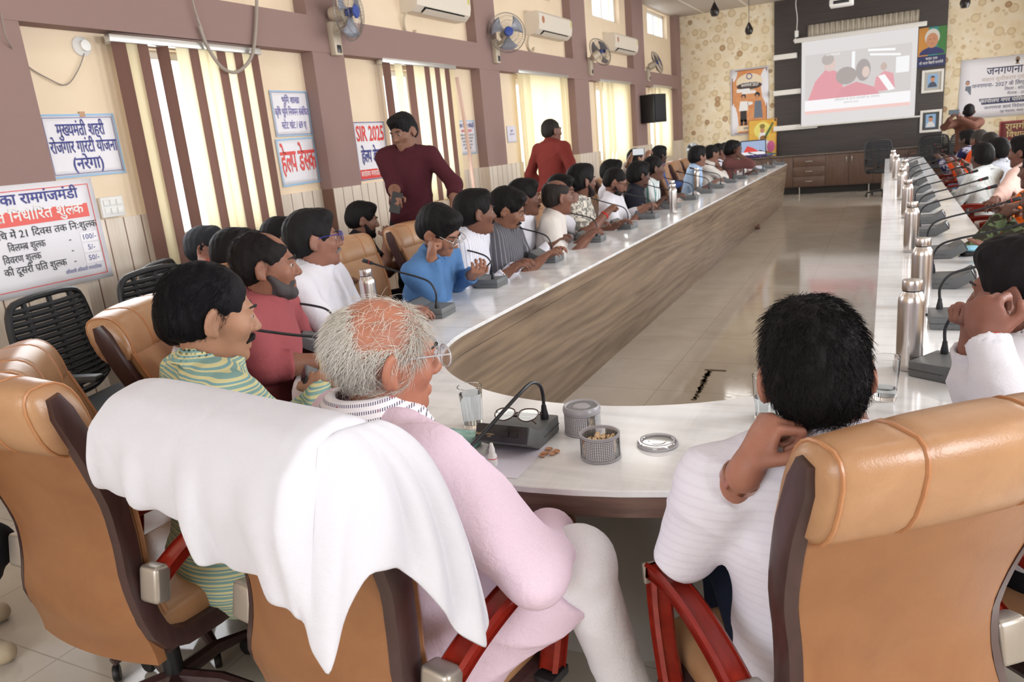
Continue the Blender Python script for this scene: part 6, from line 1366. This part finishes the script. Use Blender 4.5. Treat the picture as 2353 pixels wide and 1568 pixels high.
rrow(2272, 330, 8.6, 'dark-haired man in white with orange scarf on the bottle side', h=.012, shirt=c_white, pants=c_jean, sk=SK[2], hair='short', hc='#2a2624', yaw=60, hd=(-24, 2, 0))
o = rrow(2249, 322, 9.4, 'grey-haired man with orange stole on the bottle side', h=.0125, shirt=fabric('orange_stole', '#e8592a'), pants=c_jean, sk=SK[2], hair='short', hc='#3a3634', yaw=62, hd=(-24, 2, 0))
rrow(2222, 322, 10.0, 'woman in navy and white print with tan shawl, farthest on the bottle side', h=.0125, shirt=s_nvw, pants=c_tan, sk='#5a3a2c', hair='full', yaw=64, hd=(-10, 2, 0))
rrow(2353, 350, 5.9, 'person with black hair in pale pink cloth at the right edge', h=.011, shirt=fabric('pale_pink_cloth', '#dcb9ae'), pants=c_offw, sk='#7a4a38', hair='full', yaw=58, hd=(0, 2, 0), arms={'L': dict(w=np.array(dep(2285, 462, 5.5)), e=(-.8, 0, -.8)), 'R': dict(w=np.array(dep(2290, 464, 5.6)), e=(.6, 0, -.8))})
rrow(2384, 392, 4.9, 'woman in orange saree with folded hands at the right edge', h=.0105, shirt=c_orange, kurta=True, pants=s_flor, sk='#6b4030', hair='long', yaw=58, hd=(0, 2, 0), arms={'L': dict(w=np.array(dep(2312, 492, 4.6)), e=(-.8, 0, -.8)), 'R': dict(w=np.array(dep(2318, 495, 4.7)), e=(.6, 0, -.8))})
rrow(2398, 455, 3.9, 'woman in dark floral print at the right edge', h=.0105, shirt=s_dark, kurta=True, pants=s_dark, sk='#6b4030', hair='long', yaw=60, hd=(-4, 2, 0), arms={'L': dict(w=np.array(dep(2300, 500, 4.1)), e=(-.8, 0, -.6)), 'R': dict(w=np.array(dep(2310, 505, 4.2)), e=(.6, 0, -.8))})
rrow(2420, 535, 3.0, 'woman in white and navy print laying her hand on the table', h=.0095, shirt=s_wn, sleeve='roll', pants=c_orange, sk='#8a5844', hair='long', yaw=66, hd=(-4, 2, 0), arms={'L': dict(w=np.array(onz(2285, 560, .785)), e=(-.6, 0, -.6), hand='flat'), 'R': dict(w=np.array(onz(2300, 590, .785)), e=(.6, 0, -.8), hand='flat')})
# person at the lower left edge, only knee and shoe in view
person('person in black trousers at the lower left edge, mostly outside the picture', (-2.72, .72, 1.2), -60, (0, 0, 0), h=.012, shirt=c_black, pants=c_dkpant, shoes=mat('beige_shoe', '#b9a78c', .6), sk=SK[0], hair='short', seed=80, kw=(W3(-2.7, 1.1, .52), W3(-2.275, 1.04, .525)), aw=(W3(-2.95, 1.2, .09), W3(-2.68, 1.06, .09)))

# ---- chairs under the people away from the table
for key, lab in (('young man by the wall with red wrist thread, hand behind his neck', 'black mesh chair under the young man by the wall with red wrist thread'), ('person with thick black hair behind the red-shirted man', 'black mesh chair under the thick-haired person behind the red-shirted man'),
                 ('dark-haired man whose face shows between the red shirt and the white shirt', 'black mesh chair under the man seen between the red and white shirts'), ('bearded man in black tee seated by the panelled wall', 'black mesh chair under the bearded man in black tee'),
                 ('person in blue with red scarf by the wall below the loudspeaker', 'black mesh chair under the person in blue with red scarf'), ('person in white holding up a phone to film', 'black mesh chair under the person filming with a raised phone'),
                 ('person with black and white headcloth in light blue, near the wallpaper corner', 'black mesh chair under the person with headcloth'), ('black-haired person half hidden behind the bearded man in white', 'black mesh chair under the person behind the bearded man in white'),
                 ('person in black trousers at the lower left edge, mostly outside the picture', 'black mesh chair under the person at the lower left edge')):
    q = PEOPLE[key][0]; place_mesh(q.location.x, q.location.y, math.degrees(q.rotation_euler.z), lab)
q = PEOPLE['man with gold earring and red wrist thread clasping his hands at his mouth, right edge'][0]; a_ = q.rotation_euler.z
place_chair(q.location.x+math.sin(a_)*.33, q.location.y-math.cos(a_)*.33, math.degrees(a_), 'tan leather chair under the man with the gold earring', G1, .95, .9)
# ---- white towel over the back of his chair
def towel():
    ch = chP; zt = 1.0*ch.scale.z
    hx = [-.30, -.2, -.08, 0, .02, .03, .137, .23, .262, .28]; hz = [1.0, .995, 1.0, .97, .962, .942, .928, .92, .905, .885]
    cols = []; nx = 64; K = 30
    def sect(x, hem, ph):
        fh = .9+.02*math.sin(9*x); drop = .012*max(0, (abs(x)-.23)/.1)
        p = [(-.19, fh), (-.2, 1.0), (-.222, 1.10), (-.25, 1.172), (-.305, 1.2-drop), (-.37, 1.185-drop), (-.42, 1.13), (-.436, 1.06), (-.43, 1.0)]
        lo = hem; n0 = 8
        for k in range(1, n0+1): p.append((-.43+.03*k/n0*(1 if hem < .9 else .4), 1.0+(lo-1.0)*k/n0))
        P = [Vector((x, y, z)) for y, z in p]; d = [0]
        for a, c in zip(P, P[1:]): d.append(d[-1]+(c-a).length)
        out = []
        for k in range(K+1):
            t = d[-1]*k/K; i = next((j for j in range(1, len(d)) if d[j] >= t-1e-9), len(d)-1); q = P[i-1].lerp(P[i], (t-d[i-1])/max(d[i]-d[i-1], 1e-6))
            w = max(0, min(1, (1.13-q.z)/.2)) if q.y < -.33 else 0
            q = q+Vector((.012*w*math.sin(31*x+1.3), -w*(.013*math.sin(34*x+ph)+.008*math.sin(71*x)), 0))
            if 0 < x < .05: q.y -= .012*w
            if x > .2: q.y -= .012*w*(x-.2)/.06
            out.append(q)
        return out
    for i in range(nx+1):
        x = -.305+(.272+.305)*i/nx; cols.append(sect(x, float(np.interp(x, hx, hz)), .4))
    T = Vector((.235, -.31, 1.19))
    side = [((.29, -.43), .86), ((.305, -.43), .815), ((.325, -.40), .89), ((.335, -.35), .965), ((.345, -.30), .945), ((.33, -.25), .885), ((.35, -.215), .80), ((.335, -.17), .725), ((.35, -.13), .672), ((.335, -.10), .665), ((.33, -.09), .70)]
    last = cols[-1]
    for j in range(len(side)*3-2):
        a, f_ = divmod(j, 3); q0 = side[a]; q1 = side[min(a+1, len(side)-1)]; f_ /= 3
        px, py, hm = q0[0][0]+(q1[0][0]-q0[0][0])*f_, q0[0][1]+(q1[0][1]-q0[0][1])*f_, q0[1]+(q1[1]-q0[1])*f_
        c = []; m = j/(len(side)*3-3)
        for k in range(K+1):
            t = k/K
            fr_ = last[k]
            if t < .34: q = fr_.lerp(Vector((.262, fr_.y, fr_.z)), 1)
            else:
                u = (t-.34)/.66; st = Vector((.268, -.25-.1*(1-m), 1.186-.02*abs(m-.3))); en = Vector((px, py, hm)); mid = Vector((px*1.0, py*.8-.05, 1.13))
                q = st*(1-u)**2+mid*2*u*(1-u)+en*u*u; q.x += .008*math.sin(9*m*3.1+5*u)*u
            c.append(q)
        cols.append(c)
    b = MB(); vs = [[b.b.verts.new(p) for p in c] for c in cols]
    for i in range(len(cols)-1):
        for k in range(K): b.b.faces.new((vs[i][k], vs[i+1][k], vs[i+1][k+1], vs[i][k+1]))
    o = b.build('towel', None, None, 180)
    m = mat('white_terry', '#d6d5dd', .95, spec=.1); v = coords(m); n = noise(m, v, 700, 2); n2 = noise(m, v, 22, 4, .6, .5); bump(m, math_(m, 'ADD', math_(m, 'MULTIPLY', n, .35), n2), .4, .008)
    o.data.materials.clear(); o.data.materials.append(m); solid(o, .006, 1); subsurf(o, 1)
    o.location = ch.location; o.rotation_euler = ch.rotation_euler; o.scale = ch.scale; tag(o, 'white terry towel draped over the back of the tan chair in front', 'towel')
towel()
